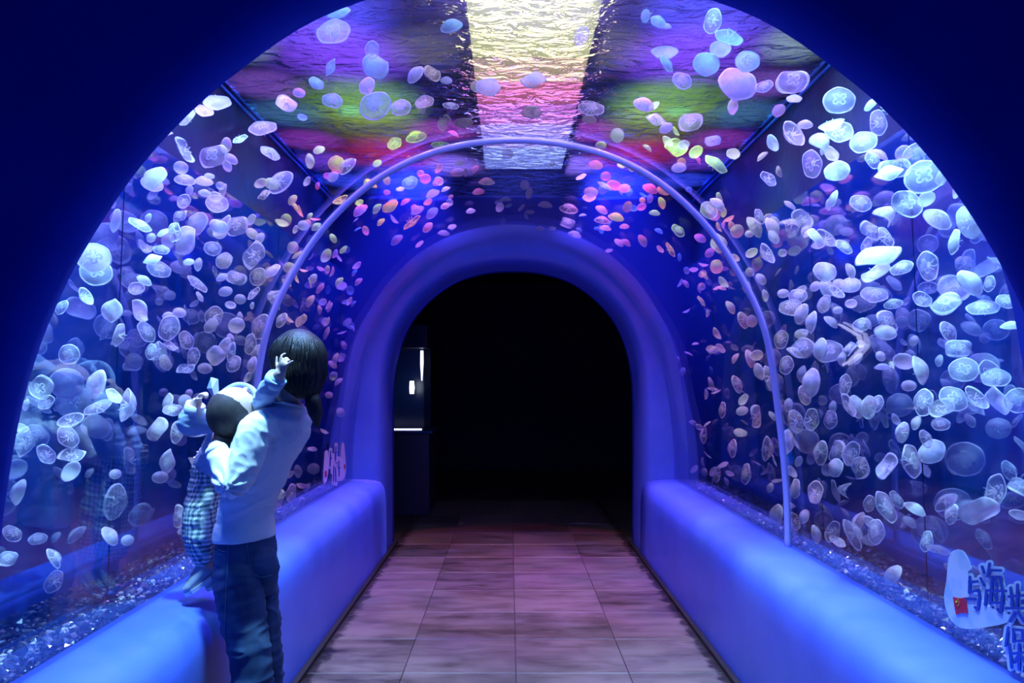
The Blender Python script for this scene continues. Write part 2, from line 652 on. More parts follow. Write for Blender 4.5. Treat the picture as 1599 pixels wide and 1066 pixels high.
# tank: back walls, each of panels, upper walls, gravel bed, end wall
PX0, PX1, PZ = 1.585, 1.505, 2.41
SE = [1.30, 1.76, 2.63, 3.50, 4.37, 5.24, 6.05]
for sx, nm in ((-1, 'left'), (1, 'right')):
    side = 'beside the woman' if sx < 0 else 'across from the woman'
    a, b = sorted((sx * 1.60, sx * 1.72))
    wl = obj('wall_' + nm, box_mesh('wall', a, b, 1.68, 6.06, 0.0, 3.75), M['dark_wall'])
    tag(wl, 'dark back wall of the tank ' + side, kind='structure')
    for y0, y1 in zip(SE, SE[1:]):
        y0, y1 = y0 + 0.004, y1 - 0.004
        if y1 < 1.7:
            continue
        y0 = max(y0, 1.69)
        V = [(sx * PX0, y0, 0.5), (sx * PX0, y1, 0.5), (sx * PX1, y1, PZ), (sx * PX1, y0, PZ)]
        V += [(sx * (x * sx + 0.012), yy, z) for x, yy, z in V]
        p = obj('panel', mesh('panel', V, [(0, 1, 2, 3), (7, 6, 5, 4), (0, 4, 5, 1), (1, 5, 6, 2), (2, 6, 7, 3), (3, 7, 4, 0)]), M['panel'], wl)
    a, b = sorted((sx * 1.555, sx * 1.60))
    obj('seam_backing', mesh('seam', [(sx * (PX0 + 0.013), 1.69, 0.5), (sx * (PX0 + 0.013), 6.05, 0.5), (sx * (PX1 + 0.013), 6.05, PZ), (sx * (PX1 + 0.013), 1.69, PZ),
                                     (sx * (PX0 + 0.014), 1.69, 0.5), (sx * (PX0 + 0.014), 6.05, 0.5), (sx * (PX1 + 0.014), 6.05, PZ), (sx * (PX1 + 0.014), 1.69, PZ)],
                             [(0, 1, 2, 3), (7, 6, 5, 4), (0, 4, 5, 1), (1, 5, 6, 2), (2, 6, 7, 3), (3, 7, 4, 0)]), M['seam'], wl)
    for k, z in enumerate((3.018, 3.062)):
        a, b = sorted((sx * 1.585, sx * 1.60))
        obj('waterline_strip', box_mesh('strip', a, b, 1.69, 6.05, z, z + 0.016, 0.003, 1), M['strip'], wl)
    a, b = sorted((sx * 1.36, sx * 1.60))
    o = obj('tank_bed_' + nm, box_mesh('bed', a, b, 1.69, 6.05, 0.0, 0.55), M['slab'])
    tag(o, 'dark bed under the gravel of the tank ' + side, kind='structure')
bk = []
for p in po:
    v = Vector((p.x, 0, p.z - 1.0))
    k = min(3.4 / max(1e-6, abs(v.x)), (2.75 / v.z) if v.z > 0 else 9e9, (1.0 / -v.z) if v.z < 0 else 9e9)
    bk.append(Vector((math.copysign(3.4, p.x), 0, p.z)) if p.z < 0.35 else Vector((v.x * k, 0, 1.0 + v.z * k)))
o = loft('wall_back', [at_y(bk, 6.06), at_y(po, 6.06), at_y(po, 6.14), at_y(bk, 6.14)], M['end_wall'], smooth=False)
tag(o, 'dark blue end wall around the portal', kind='structure')
o = obj('ceiling', box_mesh('ceil', -1.75, 1.75, 1.69, 6.05, 3.75, 3.85), M['black'])
tag(o, 'black ceiling over the tank', kind='structure')
# water surface
V, Fc = [], []
nx, ny = 40, 90
for j in range(ny + 1):
    for i in range(nx + 1):
        x = -1.595 + 3.19 * i / nx
        yy = 1.70 + 4.35 * j / ny
        V.append((x, yy, WATER + 0.006 * math.sin(yy * 21 + 2.2 * math.sin(x * 2.7) + x) + 0.004 * math.sin(x * 9 + yy * 5)))
for j in range(ny):
    for i in range(nx):
        a = j * (nx + 1) + i
        Fc.append((a, a + 1, a + nx + 2, a + nx + 1))
o = obj('water_surface', mesh('water', V, Fc, True), M['water'])
tag(o, 'rippled water surface above the tunnel roof', 'water', kind='stuff')

# LED panels over the water: each a housing and a glowing diffuser
LED = [(1.72, 2.30, (0.22, 0.70, 1.0), 45, 'cyan blue'), (2.34, 3.18, (0.50, 0.34, 1.0), 45, 'violet'),
       (3.22, 3.96, (1.0, 0.96, 0.40), 2.8, 'yellow white'), (3.97, 4.28, (1.0, 0.72, 0.42), 2.3, 'peach'), (4.29, 4.62, (1.0, 0.22, 0.42), 2.4, 'pink red'),
       (4.63, 4.98, (0.80, 0.20, 0.85), 2.4, 'magenta'), (4.99, 5.48, (0.42, 0.28, 1.0), 3.6, 'lilac blue'), (5.49, 6.02, (0.28, 0.34, 1.0), 4.0, 'pale blue')]
for (ya, yb, col, st, nm) in LED:
    e = empty('led_panel', (0.09, (ya + yb) / 2, 3.30))
    h = (yb - ya) / 2
    obj('housing', box_mesh('housing', -0.36, 0.36, -h, h, 0.012, 0.06, 0.006, 1), M['black'], e)
    m = emission('led_' + nm.replace(' ', '_'), col, st)
    obj('diffuser', box_mesh('diffuser', -0.335, 0.335, -h + 0.01, h - 0.01, 0.0, 0.011), m, e)
    for hx in (-0.3, 0.3):
        obj('hanger', box_mesh('hanger', hx - 0.006, hx + 0.006, -0.006, 0.006, 0.06, 0.455), M['black'], e)
    tag(e, nm + ' glowing light panel hung over the water above the tunnel roof', 'lamp', 'light panels over the water')

# ------------------------------------------------------------------ gravel
ICO = bmesh.new()
bmesh.ops.create_icosphere(ICO, subdivisions=1, radius=1.0)
ICO.verts.ensure_lookup_table()
iv = np.array([v.co[:] for v in ICO.verts])
it = np.array([[v.index for v in f.verts] for f in ICO.faces])
ICO.free()
for sx in (-1, 1):
    n = 5200
    yy = 1.70 + (6.0 - 1.70) * rng.random(n) ** 1.7
    xx = 1.345 + 0.225 * rng.random(n)
    sz = rng.uniform(0.005, 0.012, n) * (1 + 0.7 * (rng.random(n) > 0.93))
    zz = 0.553 + 0.040 * (xx - 1.33) / 0.25 + 0.010 * np.sin(yy * 7 + xx * 20)
    base = iv[None] * sz[:, None, None] * rng.uniform(0.6, 1.3, (n, 1, 3)) * rng.uniform(0.8, 1.2, (n, 12, 1))
    an = rng.uniform(0, 2 * PI, n)
    tl = rng.uniform(-1, 1, n)
    ca, sa, ct, st = np.cos(an)[:, None], np.sin(an)[:, None], np.cos(tl)[:, None], np.sin(tl)[:, None]
    x, y, z = base[..., 0], base[..., 1], base[..., 2]
    y, z = y * ct - z * st, y * st + z * ct
    x, y = x * ca - y * sa, x * sa + y * ca
    V = np.stack([sx * (x + xx[:, None]), y + yy[:, None], z + zz[:, None]], -1).reshape(-1, 3)
    T = (it[None] + 12 * np.arange(n)[:, None, None]).reshape(-1, 3)
    me = bpy.data.meshes.new('gravel')
    me.from_pydata(V.tolist(), [], T.tolist())
    o = obj('gravel', me, M['gravel'])
    tag(o, 'glittering gravel bed of the tank ' + ('beside the woman' if sx < 0 else 'across from the woman'), 'gravel', kind='stuff')

# ------------------------------------------------------------------ moon jellyfish
def bell(kind, seg=36, low=False):
    """closed thin bell of radius 1, apex up +z: top rings then underside rings"""
    top = [0.0, 0.30, 0.58, 0.80, 0.93, 1.0]
    und = [0.96, 0.82, 0.55, 0.25, 0.0]
    if low:
        top, und = [0.0, 0.5, 0.85, 1.0], [0.9, 0.5, 0.0]
    H = {'disc': 0.30, 'dome': 0.58, 'deep': 0.95, 'curl': 0.55, 'lobe': 0.40}[kind]

    def P(r, th, under):
        rr = r
        if kind == 'deep':
            rr = r * (1 - 0.22 * r ** 4)
        wob = 1 + 0.012 * math.sin(8 * th) * r ** 6
        if kind == 'lobe':
            wob += 0.13 * math.sin(2 * th + 0.5) * r ** 2 + 0.025 * math.sin(3 * th) * r ** 2
        x, y_ = rr * wob * math.cos(th), rr * wob * math.sin(th)
        z = H * (1 - r ** 2.2)
        if under:
            z = H * 0.80 * (1 - r ** 2.0) - 0.04 * (1 - abs(2 * r - 1.9)) * 0.5 - 0.03
        if kind in ('curl',):
            z -= 0.75 * x * x - 0.1
            x *= 0.86
        if kind == 'lobe':
            z += 0.14 * math.sin(3 * th) * r ** 3
        if kind == 'disc':
            z += 0.05 * math.sin(4 * th + 1) * r ** 3
        return (x, y_, z)
    V, Fc, rings = [], [], []
    for under, rs in ((0, top), (1, und)):
        for r in rs:
            if r == 0:
                rings.append([len(V)])
                V.append(P(0, 0, under))
            else:
                rings.append(list(range(len(V), len(V) + seg)))
                V += [P(r, 2 * PI * k / seg, under) for k in range(seg)]
    for a, b in zip(rings, rings[1:]):
        for k in range(seg):
            k2 = (k + 1) % seg
            if len(a) == 1:
                Fc.append((a[0], b[k], b[k2]))
            elif len(b) == 1:
                Fc.append((a[k], b[0], a[k2]))
            else:
                Fc.append((a[k], b[k], b[k2], a[k2]))
    return V, Fc


KINDS = ['disc', 'dome', 'deep', 'curl', 'lobe']
BELL = {}
for k in KINDS:
    V, Fc = bell(k)
    for d in ('jelly', 'jelly_dense'):
        me = mesh('bell_' + k, V, Fc, True)
        me.materials.append(M[d])
        BELL[k, d] = me
# horseshoe gonad, lying under the bell around the +x direction
pts = [Vector((0.30 + 0.155 * math.cos(t), 0.155 * math.sin(t), 0)) for t in [(-150 + 300 * i / 12) * PI / 180 for i in range(13)]]
V, Fc = tube(pts, [(0.045, 0.03)] * 13, 6)
GON = mesh('gonad', V, Fc, True)
GON.materials.append(M['flesh'])
# ruffled oral arm hanging from the centre
pts = [Vector((0.06 + 0.30 * t, 0.05 * math.sin(t * 9), -0.10 - 0.62 * t + 0.15 * t * t)) for t in [i / 9 for i in range(10)]]
V, Fc = tube(pts, [(0.055 * (1 - 0.7 * i / 9) + 0.008, 0.02) for i in range(10)], 6)
ARM = mesh('oral_arm', V, Fc, True)
ARM.materials.append(M['flesh'])
# sightings: centre, length across, width to length, tilt of the long axis
SEEN = """
339,160,42,.5,10;319,173,28,.6,0;292,184,32,.4,50;529,20,38,.35,20;521,50,54,.62,20;581,78,27,.8,80;586,104,45,.7,20;573,134,28,.75,50;586,165,52,.75,30;626,168,33,.7,15
663,159,30,.6,15;649,117,32,.5,45;675,115,26,.8,-20;516,105,28,.4,60;494,130,24,.7,-20;519,157,32,.65,0;697,126,19,.55,0;704,165,26,.35,-5;694,192,24,.85,80;724,192,30,.5,5
705,42,36,.45,15;762,136,40,.65,0;745,135,22,.8,0;447,162,36,.55,5;467,145,20,.7,0;472,183,16,.6,-10;410,200,44,.45,15;375,217,25,.35,30;422,239,32,.5,-25;289,234,38,.4,-60
333,244,42,.8,45;439,285,46,.5,45;413,304,24,.4,40;479,283,17,.5,60;525,255,26,.85,20;543,260,34,.4,45;520,276,20,.7,40;616,224,24,.7,30;650,215,34,.4,15;688,226,30,.35,0
589,255,15,.7,30;531,311,26,.3,30;575,288,27,.3,25;561,316,14,.6,25;563,329,27,.4,40;241,277,42,.6,45;289,282,32,.45,0;296,297,16,.7,70;287,314,24,.75,60;327,275,16,.6,0
344,290,14,.9,0;320,302,20,.5,-5;339,318,34,.8,0;281,337,24,.6,50;273,362,36,.4,75;308,349,40,.65,60;290,375,50,.5,60;341,353,26,.8,30;346,352,42,.25,55;370,353,36,.8,60
332,388,26,.85,0;232,340,16,.5,70;219,351,36,.4,-25;236,371,16,.8,60;255,363,22,.4,35;252,390,24,.6,0;230,386,30,.25,-5;396,398,42,.7,70;406,372,20,.6,60;392,343,20,.6,60
150,425,46,.9,0;146,402,50,.9,0;135,462,30,.5,-60;97,480,26,.5,60;175,485,44,.5,80;186,523,38,.4,75;108,553,32,.9,80;213,450,24,.8,20;219,485,40,.45,-60;229,518,36,.6,-60
264,512,42,.7,70;245,548,32,.35,75;267,540,24,.4,-30;236,549,26,.6,80;258,566,26,.65,-70;248,420,36,.7,-20;238,405,28,.5,30;280,488,20,.8,0;262,492,18,.3,20;308,443,36,.35,-40
312,463,18,.45,-60;291,531,30,.7,-70;302,557,30,.6,80;320,575,22,.8,0;290,575,26,.6,20;334,494,34,.75,70;225,438,24,.5,-30;295,409,17,.6,10;310,413,22,.5,80;350,407,28,.8,50
369,434,28,.85,-20;347,433,20,.5,30;352,455,22,.7,20;375,467,18,.9,0;403,432,30,.8,60;425,423,30,.45,40;452,418,20,.9,0;509,399,24,.6,60;430,464,38,.3,70;396,458,26,.35,50
408,510,42,.65,70;391,537,34,.5,80;402,551,28,.55,70;373,496,20,.4,80;337,555,32,.8,60;350,540,30,.5,60;359,530,20,.6,90;362,550,34,.3,80;394,477,12,.5,80;360,476,17,.7,-10
365,568,28,.7,60;395,570,28,.4,80;65,605,38,.85,-70;72,628,26,.7,45;41,632,20,.4,80;37,690,46,.55,75;33,668,20,.7,-30;72,709,34,.65,-60;110,655,38,.5,20;106,682,38,.7,-60
112,710,36,.6,10;152,600,48,.45,75;153,636,42,.4,25;195,632,54,.22,80;178,618,28,.6,-50;246,670,40,.55,75;180,740,18,.9,0;179,783,58,.5,80;171,837,34,.5,-60;199,843,19,.9,0
59,841,26,.7,5;19,833,30,.7,-50;12,872,28,.8,0;83,872,36,.3,-65;84,908,36,.65,65;279,806,34,.4,85;284,830,14,.8,0;262,630,34,.4,80;270,640,30,.6,0;295,614,14,.8,70
275,675,36,.45,85;303,725,26,.35,85;261,722,40,.5,75;250,745,24,.8,0;1008,25,20,.75,80;1028,34,26,.6,-30;1040,42,18,.3,-10;1113,33,36,.75,75;1138,58,46,.42,-25;1125,76,33,.75,-10
1167,96,38,.8,-15;1103,100,42,.8,-20;1152,131,62,.7,-30;1193,135,28,.6,10;1038,80,42,.35,-5;1041,100,30,.4,-55;1065,126,32,.7,-30;1005,164,34,.5,-20;1024,187,33,.42,-25;1078,191,34,.9,0
923,169,42,.5,-10;920,187,24,.5,-10;908,56,26,.9,0;1040,200,22,.7,20;833,125,37,.6,0;830,176,33,.5,0;938,227,18,.7,0;1056,230,34,.75,-10;1068,226,18,.8,0;1113,220,26,.6,-20
1118,256,42,.35,-40;1145,240,22,.75,-20;1200,279,30,.5,-45;1060,262,24,.6,0;1207,223,28,.5,-65;1240,208,46,.45,-55;1257,195,24,.5,-10;1237,128,46,.8,-30;1240,154,24,.5,-10;1310,157,48,.8,-20
1310,205,44,.7,-25;1298,193,38,.25,10;1348,222,40,.8,0;1283,223,38,.3,-65;1298,240,28,.6,-50;1268,256,44,.65,-80;1307,267,38,.8,0;1360,163,24,.5,40;1371,192,40,.6,-80;1386,170,34,.2,-45
1363,250,30,.6,-60;1397,263,42,.8,0;1388,270,40,.5,0;1436,243,48,.9,0;1443,276,56,.9,0;1475,270,36,.5,60;1416,318,50,.7,-45;1463,343,46,.5,-40;1512,348,54,.55,-70;1493,300,20,.5,80
1344,317,34,.7,-30;1490,378,40,.35,80;1303,310,26,.3,75;1296,318,22,.3,80;1253,342,34,.75,-60;1234,352,36,.35,-45;1233,320,22,.35,-40;1177,355,38,.35,-60;1186,338,26,.5,-65;1205,356,36,.4,-65
1208,370,24,.6,-60;1199,395,36,.35,-60;1170,365,14,.8,0;1291,371,38,.4,-45;1274,372,34,.4,-60;1318,385,30,.5,-45;1360,360,34,.7,-40;1383,370,36,.4,-60;1385,335,40,.3,-55;1353,385,30,.5,80
1370,400,60,.5,10;1367,425,44,.4,20;1408,418,34,.6,20;1288,424,36,.8,-30;1327,423,26,.4,-70;1328,445,30,.8,0;1291,450,32,.55,-40;1307,455,28,.4,-40;1365,460,40,.6,-10;1289,473,26,.6,80
1273,447,18,.8,45;1309,442,18,.8,0;1222,395,14,.9,0;1223,458,18,.8,0;1246,462,28,.8,0;1449,415,48,.6,-80;1514,442,48,.5,-55;1478,474,48,.55,10;1545,443,26,.6,80;1535,480,46,.5,0
1572,470,30,.7,-20;1440,467,30,.7,-40;1385,502,36,.75,-60;1480,518,36,.5,-65;1496,544,40,.7,0;1467,563,20,.5,80;1579,510,30,.3,0;1505,577,42,.9,0;1546,582,44,.6,-70;1555,590,40,.7,0
1434,578,48,.25,-75;1419,602,22,.8,0;1375,556,17,.8,-60;1378,574,24,.3,0;1427,532,18,.7,70;1490,450,50,.7,0;1395,475,28,.5,10;1442,628,44,.6,85;1489,622,44,.75,-45;1470,636,36,.8,0
1469,662,26,.8,0;1526,620,44,.4,-50;1560,625,50,.45,-55;1590,625,40,.9,80;1400,655,22,.4,-60;1410,675,34,.5,80;1431,660,24,.5,70;1445,685,30,.5,-70;1455,705,42,.8,50;1423,720,54,.45,-80
1384,727,40,.6,60;1383,791,52,.45,-65;1357,786,27,.6,80;1428,795,34,.4,-30;1478,785,40,.4,45;1487,803,34,.45,75;1528,797,52,.75,45;1554,767,58,.45,80;1575,735,34,.5,-70;1595,760,40,.6,-20
1592,803,28,.5,-10;1242,658,38,.55,-75;1267,655,36,.6,85;1297,655,30,.65,85;1283,707,40,.45,85;1307,705,36,.55,85;1305,730,30,.7,80;1329,708,40,.6,75;1344,730,40,.55,75;1273,768,37,.6,85
1242,763,32,.45,85;1237,736,22,.5,-55;1247,720,18,.6,70;1318,765,30,.22,85;1256,806,24,.6,70;1240,816,28,.6,-70;1213,824,36,.5,80;1300,830,36,.55,70;1273,836,30,.35,-80;1308,845,26,.5,-30
1330,835,52,.3,-65;1342,815,34,.35,70;1368,830,40,.6,85;1360,815,26,.5,-40;1228,690,40,.4,85;1196,700,40,.3,85;1286,476,26,.7,80;1308,484,15,.8,0;1329,474,18,.8,0;1345,507,26,.8,20
1356,505,20,.4,-70;1297,503,26,.35,-45;1269,503,36,.3,80;1252,490,34,.5,70;1257,518,10,.9,0;1253,543,36,.85,0;1240,550,26,.3,-30;1293,548,44,.8,0;1282,545,36,.5,85;1326,545,28,.45,50
1315,560,22,.5,80;1344,537,14,.8,0;1340,560,20,.5,60;1268,597,46,.5,85;1256,617,32,.55,-75;1231,632,22,.6,85;1320,600,34,.5,85;1325,632,40,.35,-65;1337,635,38,.5,-75;1357,636,38,.55,85
1370,630,28,.6,75;1301,635,20,.5,85;1186,580,28,.5,-70;1200,590,40,.3,-75;1228,570,30,.7,80;1220,530,30,.7,80;1235,480,36,.7,0;1400,780,30,.5,-60;1420,815,24,.5,-40;1447,845,34,.5,80;1465,858,34,.35,-10;1395,905,36,.5,60
640,285,26,.7,25;625,295,14,.5,10;604,300,12,.7,0;683,285,17,.55,20;715,269,24,.5,10;718,255,17,.5,10;676,303,24,.4,25;696,296,16,.25,25;652,329,24,.4,30;668,315,16,.5,30
643,347,34,.2,40;609,322,28,.55,35;589,326,20,.4,50;571,360,15,.7,-70;595,347,16,.4,45;620,375,24,.4,40;704,307,9,.6,20;695,322,16,.5,20;675,333,24,.5,45;668,355,20,.6,45
706,354,14,.6,15;693,365,20,.3,-5;655,381,16,.4,40;511,421,14,.6,80;474,352,18,.9,0;461,358,14,.5,70;494,354,18,.5,35;484,337,12,.5,50;536,390,16,.5,45;557,414,17,.4,40
489,435,18,.6,60;520,372,16,.6,-60;930,258,24,.5,-10;970,258,14,.6,-20;985,262,14,.6,-60;959,289,24,.6,-20;944,290,26,.2,-30;975,294,20,.7,0;923,300,24,.6,-10;920,308,22,.5,0
939,328,22,.4,-30;1015,295,25,.5,-25;1036,298,24,.5,-20;1003,312,10,.9,0;1015,310,14,.7,80;1033,317,20,.5,-70;1022,333,18,.4,-10;888,327,30,.4,-10;851,321,24,.3,-5;886,348,25,.6,-10
904,359,11,.5,-30;897,367,23,.35,-15;940,345,26,.3,-10;962,340,26,.4,-15;932,357,10,.5,-10;945,357,20,.3,-10;975,354,16,.45,0;966,379,18,.45,-40;977,379,18,.4,-35;951,391,12,.5,10
1003,376,22,.5,-60;1031,389,15,.5,-45;1047,390,26,.25,-60;1059,360,25,.55,-45;1093,372,20,.6,-30;1107,328,30,.8,-50;1120,320,30,.3,-45;1123,312,24,.4,-80;1122,380,32,.7,-60;862,255,10,.8,80
843,357,14,.5,0;862,356,12,.5,0;747,300,20,.4,10;760,285,26,.3,0;790,312,18,.3,0;735,330,16,.4,10;1150,600,30,.4,-70;1110,600,24,.3,-75;1128,640,26,.4,85;1145,700,30,.35,85;1165,740,34,.4,85
1120,520,22,.3,-60;1140,480,24,.4,-60;1160,500,28,.5,-70;1095,470,20,.3,-55;1130,440,22,.4,-50;1100,430,16,.4,-50;1170,560,30,.35,-75;1180,650,36,.4,85;1100,680,26,.3,85;1120,740,26,.4,85
470,500,26,.4,60;485,470,22,.4,60;500,450,20,.4,55;515,480,18,.3,65;530,440,18,.4,50;545,470,16,.3,60;510,520,22,.3,70;525,560,20,.3,75;440,500,26,.5,60;560,440,16,.4,45;455,770,30,.5,80;437,785,30,.4,85
"""
PROF = [(p.x, p.z) for p in full(HALF, 161, off=0.03) if p.x >= -1e-6]


def hw(z):
    """outer half width of the vault at height z (negative above its crown)"""
    if z >= 2.62:
        return -1.0
    best = 1.35
    for (xa, za), (xb, zb) in zip(PROF, PROF[1:]):
        if (za - z) * (zb - z) <= 0 and abs(za - zb) > 1e-9:
            return xa + (xb - xa) * (z - za) / (zb - za)
    return best


def channel(px, py):
    """depths at which a sight line enters the tank and leaves it again"""
    t, tin, tout = 1.2, None, None
    while t < 6.0:
        p = pix(px, py, t)
        if tin is None and abs(p.x) > hw(p.z) and t > 1.70:
            tin = t
        if tin is not None:
            wall = PX0 + (PX1 - PX0) * (p.z - 0.5) / (PZ - 0.5) if p.z < PZ else 1.505
            if abs(p.x) > wall or p.z > WATER - 0.02 or p.z < 0.60:
                tout = t
                break
        t += 0.01
    if tin is None:
        return None
    return tin, (tout or 6.0)


jel = []
R = random.Random(11)
for ent in SEEN.replace('\n', ';').split(';'):
    if ent.strip():
        a = [float(v) for v in ent.split(',')]
        ch = channel(a[0], a[1])
        if ch:
            jel.append((a, ch))
# far ones that show only as specks: scattered along both channels and over the roof
extra = []
while len(extra) < 300:
    if R.random() < 0.75:
        sx = R.choice((-1, 1))
        p = Vector((sx * R.uniform(1.37, 1.47), R.uniform(3.3, 5.95) if R.random() < 0.8 else R.uniform(2, 3.3), R.uniform(0.7, 2.6)))
    else:
        p = Vector((R.uniform(-1.45, 1.45), R.uniform(3.6, 5.95), R.uniform(2.66, 3.02)))
        if abs(p.x) < 0.35 and p.y < 4.5:
            continue
    extra.append(p)
jel.sort(key=lambda j: -j[0][2])


def orient(px, py, p, ratio, ang, rr):
    v = (p - CAM).normalized()
    r = v.cross(Vector((0, 0, 1))).normalized()
    u = r.cross(v)
    a = r * math.cos(ang) + u * math.sin(ang)
    m = v.cross(a)
    if m.z < 0:
        m = -m
    if rr.random() < 0.25:
        m = -m
    n = v * (ratio * rr.choice((-1, -1, 1))) + m * math.sqrt(max(0, 1 - ratio * ratio))
    n.normalize()
    q = n.to_track_quat('Z', 'Y')
    return q @ Quaternion((0, 0, 1), rr.uniform(0, 6.28))


ZONE = {('roof', 0): 'over the roof ahead of the rib', ('roof', 1): 'over the roof past the rib',
        (-1, 0): 'ahead of the rib beside the woman', (-1, 1): 'past the rib behind the woman',
        (1, 0): 'ahead of the rib opposite the woman', (1, 1): 'past the rib opposite the woman'}


def jelly(p, Rad, q, ratio, dense, parts, rr):
    z = 'roof' if (p.z > 2.45 or abs(p.x) < 1.15) else (1 if p.x > 0 else -1)
    place = ZONE[z, 0 if p.y < YR else 1]
    if z == 'roof':
        hint = 'violet blue' if p.y < 3.5 else 'green lit' if p.y < 4.4 else 'red lit' if p.y < 5.0 else 'blue lit'
    else:
        hint = 'low over the gravel' if p.z < 1.0 else 'at mid height' if p.z < 1.75 else 'high in the tank'
    size = 'large' if Rad > 0.052 else 'small' if Rad < 0.036 else ''
    if ratio >= 0.6:
        look, kind = 'face-on', rr.choice(('disc', 'disc', 'disc', 'lobe'))
    elif ratio >= 0.36:
        look, kind = 'tilted', rr.choice(('dome', 'disc', 'lobe', 'dome'))
    else:
        look, kind = 'edge-on', rr.choice(('dome', 'curl', 'disc', 'dome'))
    m = 'jelly_dense' if dense else 'jelly'
    words = [size, 'milky' if dense else 'glassy', hint if z == 'roof' else '', {'face-on': 'round', 'tilted': 'tilted', 'edge-on': 'edge-on'}[look],
             'lobed' if kind == 'lobe' else 'curled' if kind == 'curl' else '', 'jellyfish', '' if z == 'roof' else hint, place]
    lab = ' '.join(w_ for w_ in words if w_)
    grp = lab
    if parts:
        e = empty('moon_jellyfish', p)
        e.rotation_mode = 'QUATERNION'
        e.rotation_quaternion = q
        e.scale = (Rad,) * 3
        b = obj('bell', BELL[kind, m], None, e)
        zz = {'disc': 0.16, 'dome': 0.36, 'deep': 0.6, 'curl': 0.40, 'lobe': 0.24}[kind]
        for k in range(4):
            gn = obj('gonad', GON, None, e)
            gn.rotation_euler = (0, 0, PI / 4 + k * PI / 2)
            gn.location = (0, 0, zz)
        if ratio < 0.8:
            for k in range(4):
                ar = obj('oral_arm', ARM, None, e)
                ar.rotation_euler = (0, 0, k * PI / 2 + 0.3)
                ar.location = (0, 0, zz * 0.8)
    else:
        e = obj('moon_jellyfish', BELL[kind, m], None, None, p)
        e.rotation_mode = 'QUATERNION'
        e.rotation_quaternion = q
        e.scale = (Rad,) * 3
    tag(e, lab, 'jellyfish', grp)


rest = []
done = []
for i, (a, (t0, t1)) in enumerate(jel):
    px, py, ln, ra, an = a
    best = None
    for _ in range(14):
        u = R.uniform(0.12, 0.78)
        t = t0 + (t1 - t0) * u
        p = pix(px, py, t)
        Rad = ln * t / F / 2
        if p.z < 0.64 + Rad * 0.7:
            p.z = 0.64 + Rad * 0.7
        free = min([(p - q_).length - (Rad + r_) * 0.95 for q_, r_ in done] or [1.0])
        if best is None or free > best[0]:
            best = (free, t, p, Rad)
        if free > 0.005:
            break
    _, t, p, Rad = best
    done.append((p, Rad))
    q = orient(px, py, p, ra, math.radians(an), R)
    if i < 300:
        jelly(p, Rad, q, ra, R.random() < (0.45 if ra < 0.6 else 0.2), ln >= 24, R)
    else:
        rest.append((p, Rad, q))
for p in extra:
    if min((p - q_).length - r_ for q_, r_ in done) < 0.05:
        continue
    rest.append((p, R.uniform(0.028, 0.045), Quaternion((R.gauss(0, 1), R.gauss(0, 1), R.gauss(0, 1), R.gauss(0, 1))).normalized()))
VV, FF = [], []
lowV = {k: bell(k, 14, True) for k in ('disc', 'dome')}
for p, Rad, q in rest:
    V, Fc = lowV[R.choice(('disc', 'dome', 'dome'))]
    o0 = len(VV)
    VV += [p + q @ (Vector(v) * Rad) for v in V]
    FF += [tuple(i + o0 for i in f) for f in Fc]
M['jelly_small'] = make_flesh('small_jelly_tissue', (0.95, 0.93, 0.97), 0.42)
o = obj('moon_jellyfish_swarm', mesh('swarm', VV, FF, True), M['jelly_small'])
tag(o, 'swarm of tiny far moon jellyfish all through the tank', 'jellyfish', kind='stuff')

# ------------------------------------------------------------------ people
from mathutils import noise as mnoise
from mathutils.bvhtree import BVHTree


def ball(c, r, axes=None, n=2):
    """ellipsoid verts, faces; r (a,b,c) along axes (default world)"""
    bm = bmesh.new()
    bmesh.ops.create_icosphere(bm, subdivisions=n + 1, radius=1.0)
    bm.verts.ensure_lookup_table()
    if not isinstance(r, (list, tuple)):
        r = (r, r, r)
    A = axes or (Vector((1, 0, 0)), Vector((0, 1, 0)), Vector((0, 0, 1)))
    V = [Vector(c) + A[0] * (v.co.x * r[0]) + A[1] * (v.co.y * r[1]) + A[2] * (v.co.z * r[2]) for v in bm.verts]
    Fc = [tuple(v.index for v in f.verts) for f in bm.faces]
    bm.free()
    return V, Fc


def limb(pts, rad, n=6, seg=14):
    """smooth tapering limb through joints with rounded ends"""
    P = catmull(pts, n)
    m = len(P)
    Rr = []
    for i in range(m):
        s = i / (m - 1) * (len(pts) - 1)
        k = min(int(s), len(pts) - 2)
        Rr.append(rad[k] + (rad[k + 1] - rad[k]) * (s - k))
    V, Fc = tube(P, Rr, seg)
    out = [(V, Fc), ball(P[0], Rr[0] * 0.99, n=1), ball(P[-1], Rr[-1] * 0.99, n=1)]
    return out


def sections(cs, side, fwd, ab, seg=28, n=5):
    """closed loft through elliptical sections (centre, half width along side, half depth along fwd)"""
    k = len(cs)
    P = catmull(cs, n)
    V, Fc = [], []
    for i, p in enumerate(P):
        s = i / (len(P) - 1) * (k - 1)
        j = min(int(s), k - 2)
        t = s - j
        t = t * t * (3 - 2 * t)
        a = ab[j][0] + (ab[j + 1][0] - ab[j][0]) * t
        b = ab[j][1] + (ab[j + 1][1] - ab[j][1]) * t
        for q in range(seg):
            th = 2 * PI * q / seg
            V.append(p + side * (a * math.cos(th)) + fwd * (b * math.sin(th)))
    for i in range(len(P) - 1):
        for q in range(seg):
            q2 = (q + 1) % seg
            Fc.append((i * seg + q, i * seg + q2, (i + 1) * seg + q2, (i + 1) * seg + q))
    Fc.append(tuple(range(seg - 1, -1, -1)))
    Fc.append(tuple(range((len(P) - 1) * seg, len(P) * seg)))
    return V, Fc


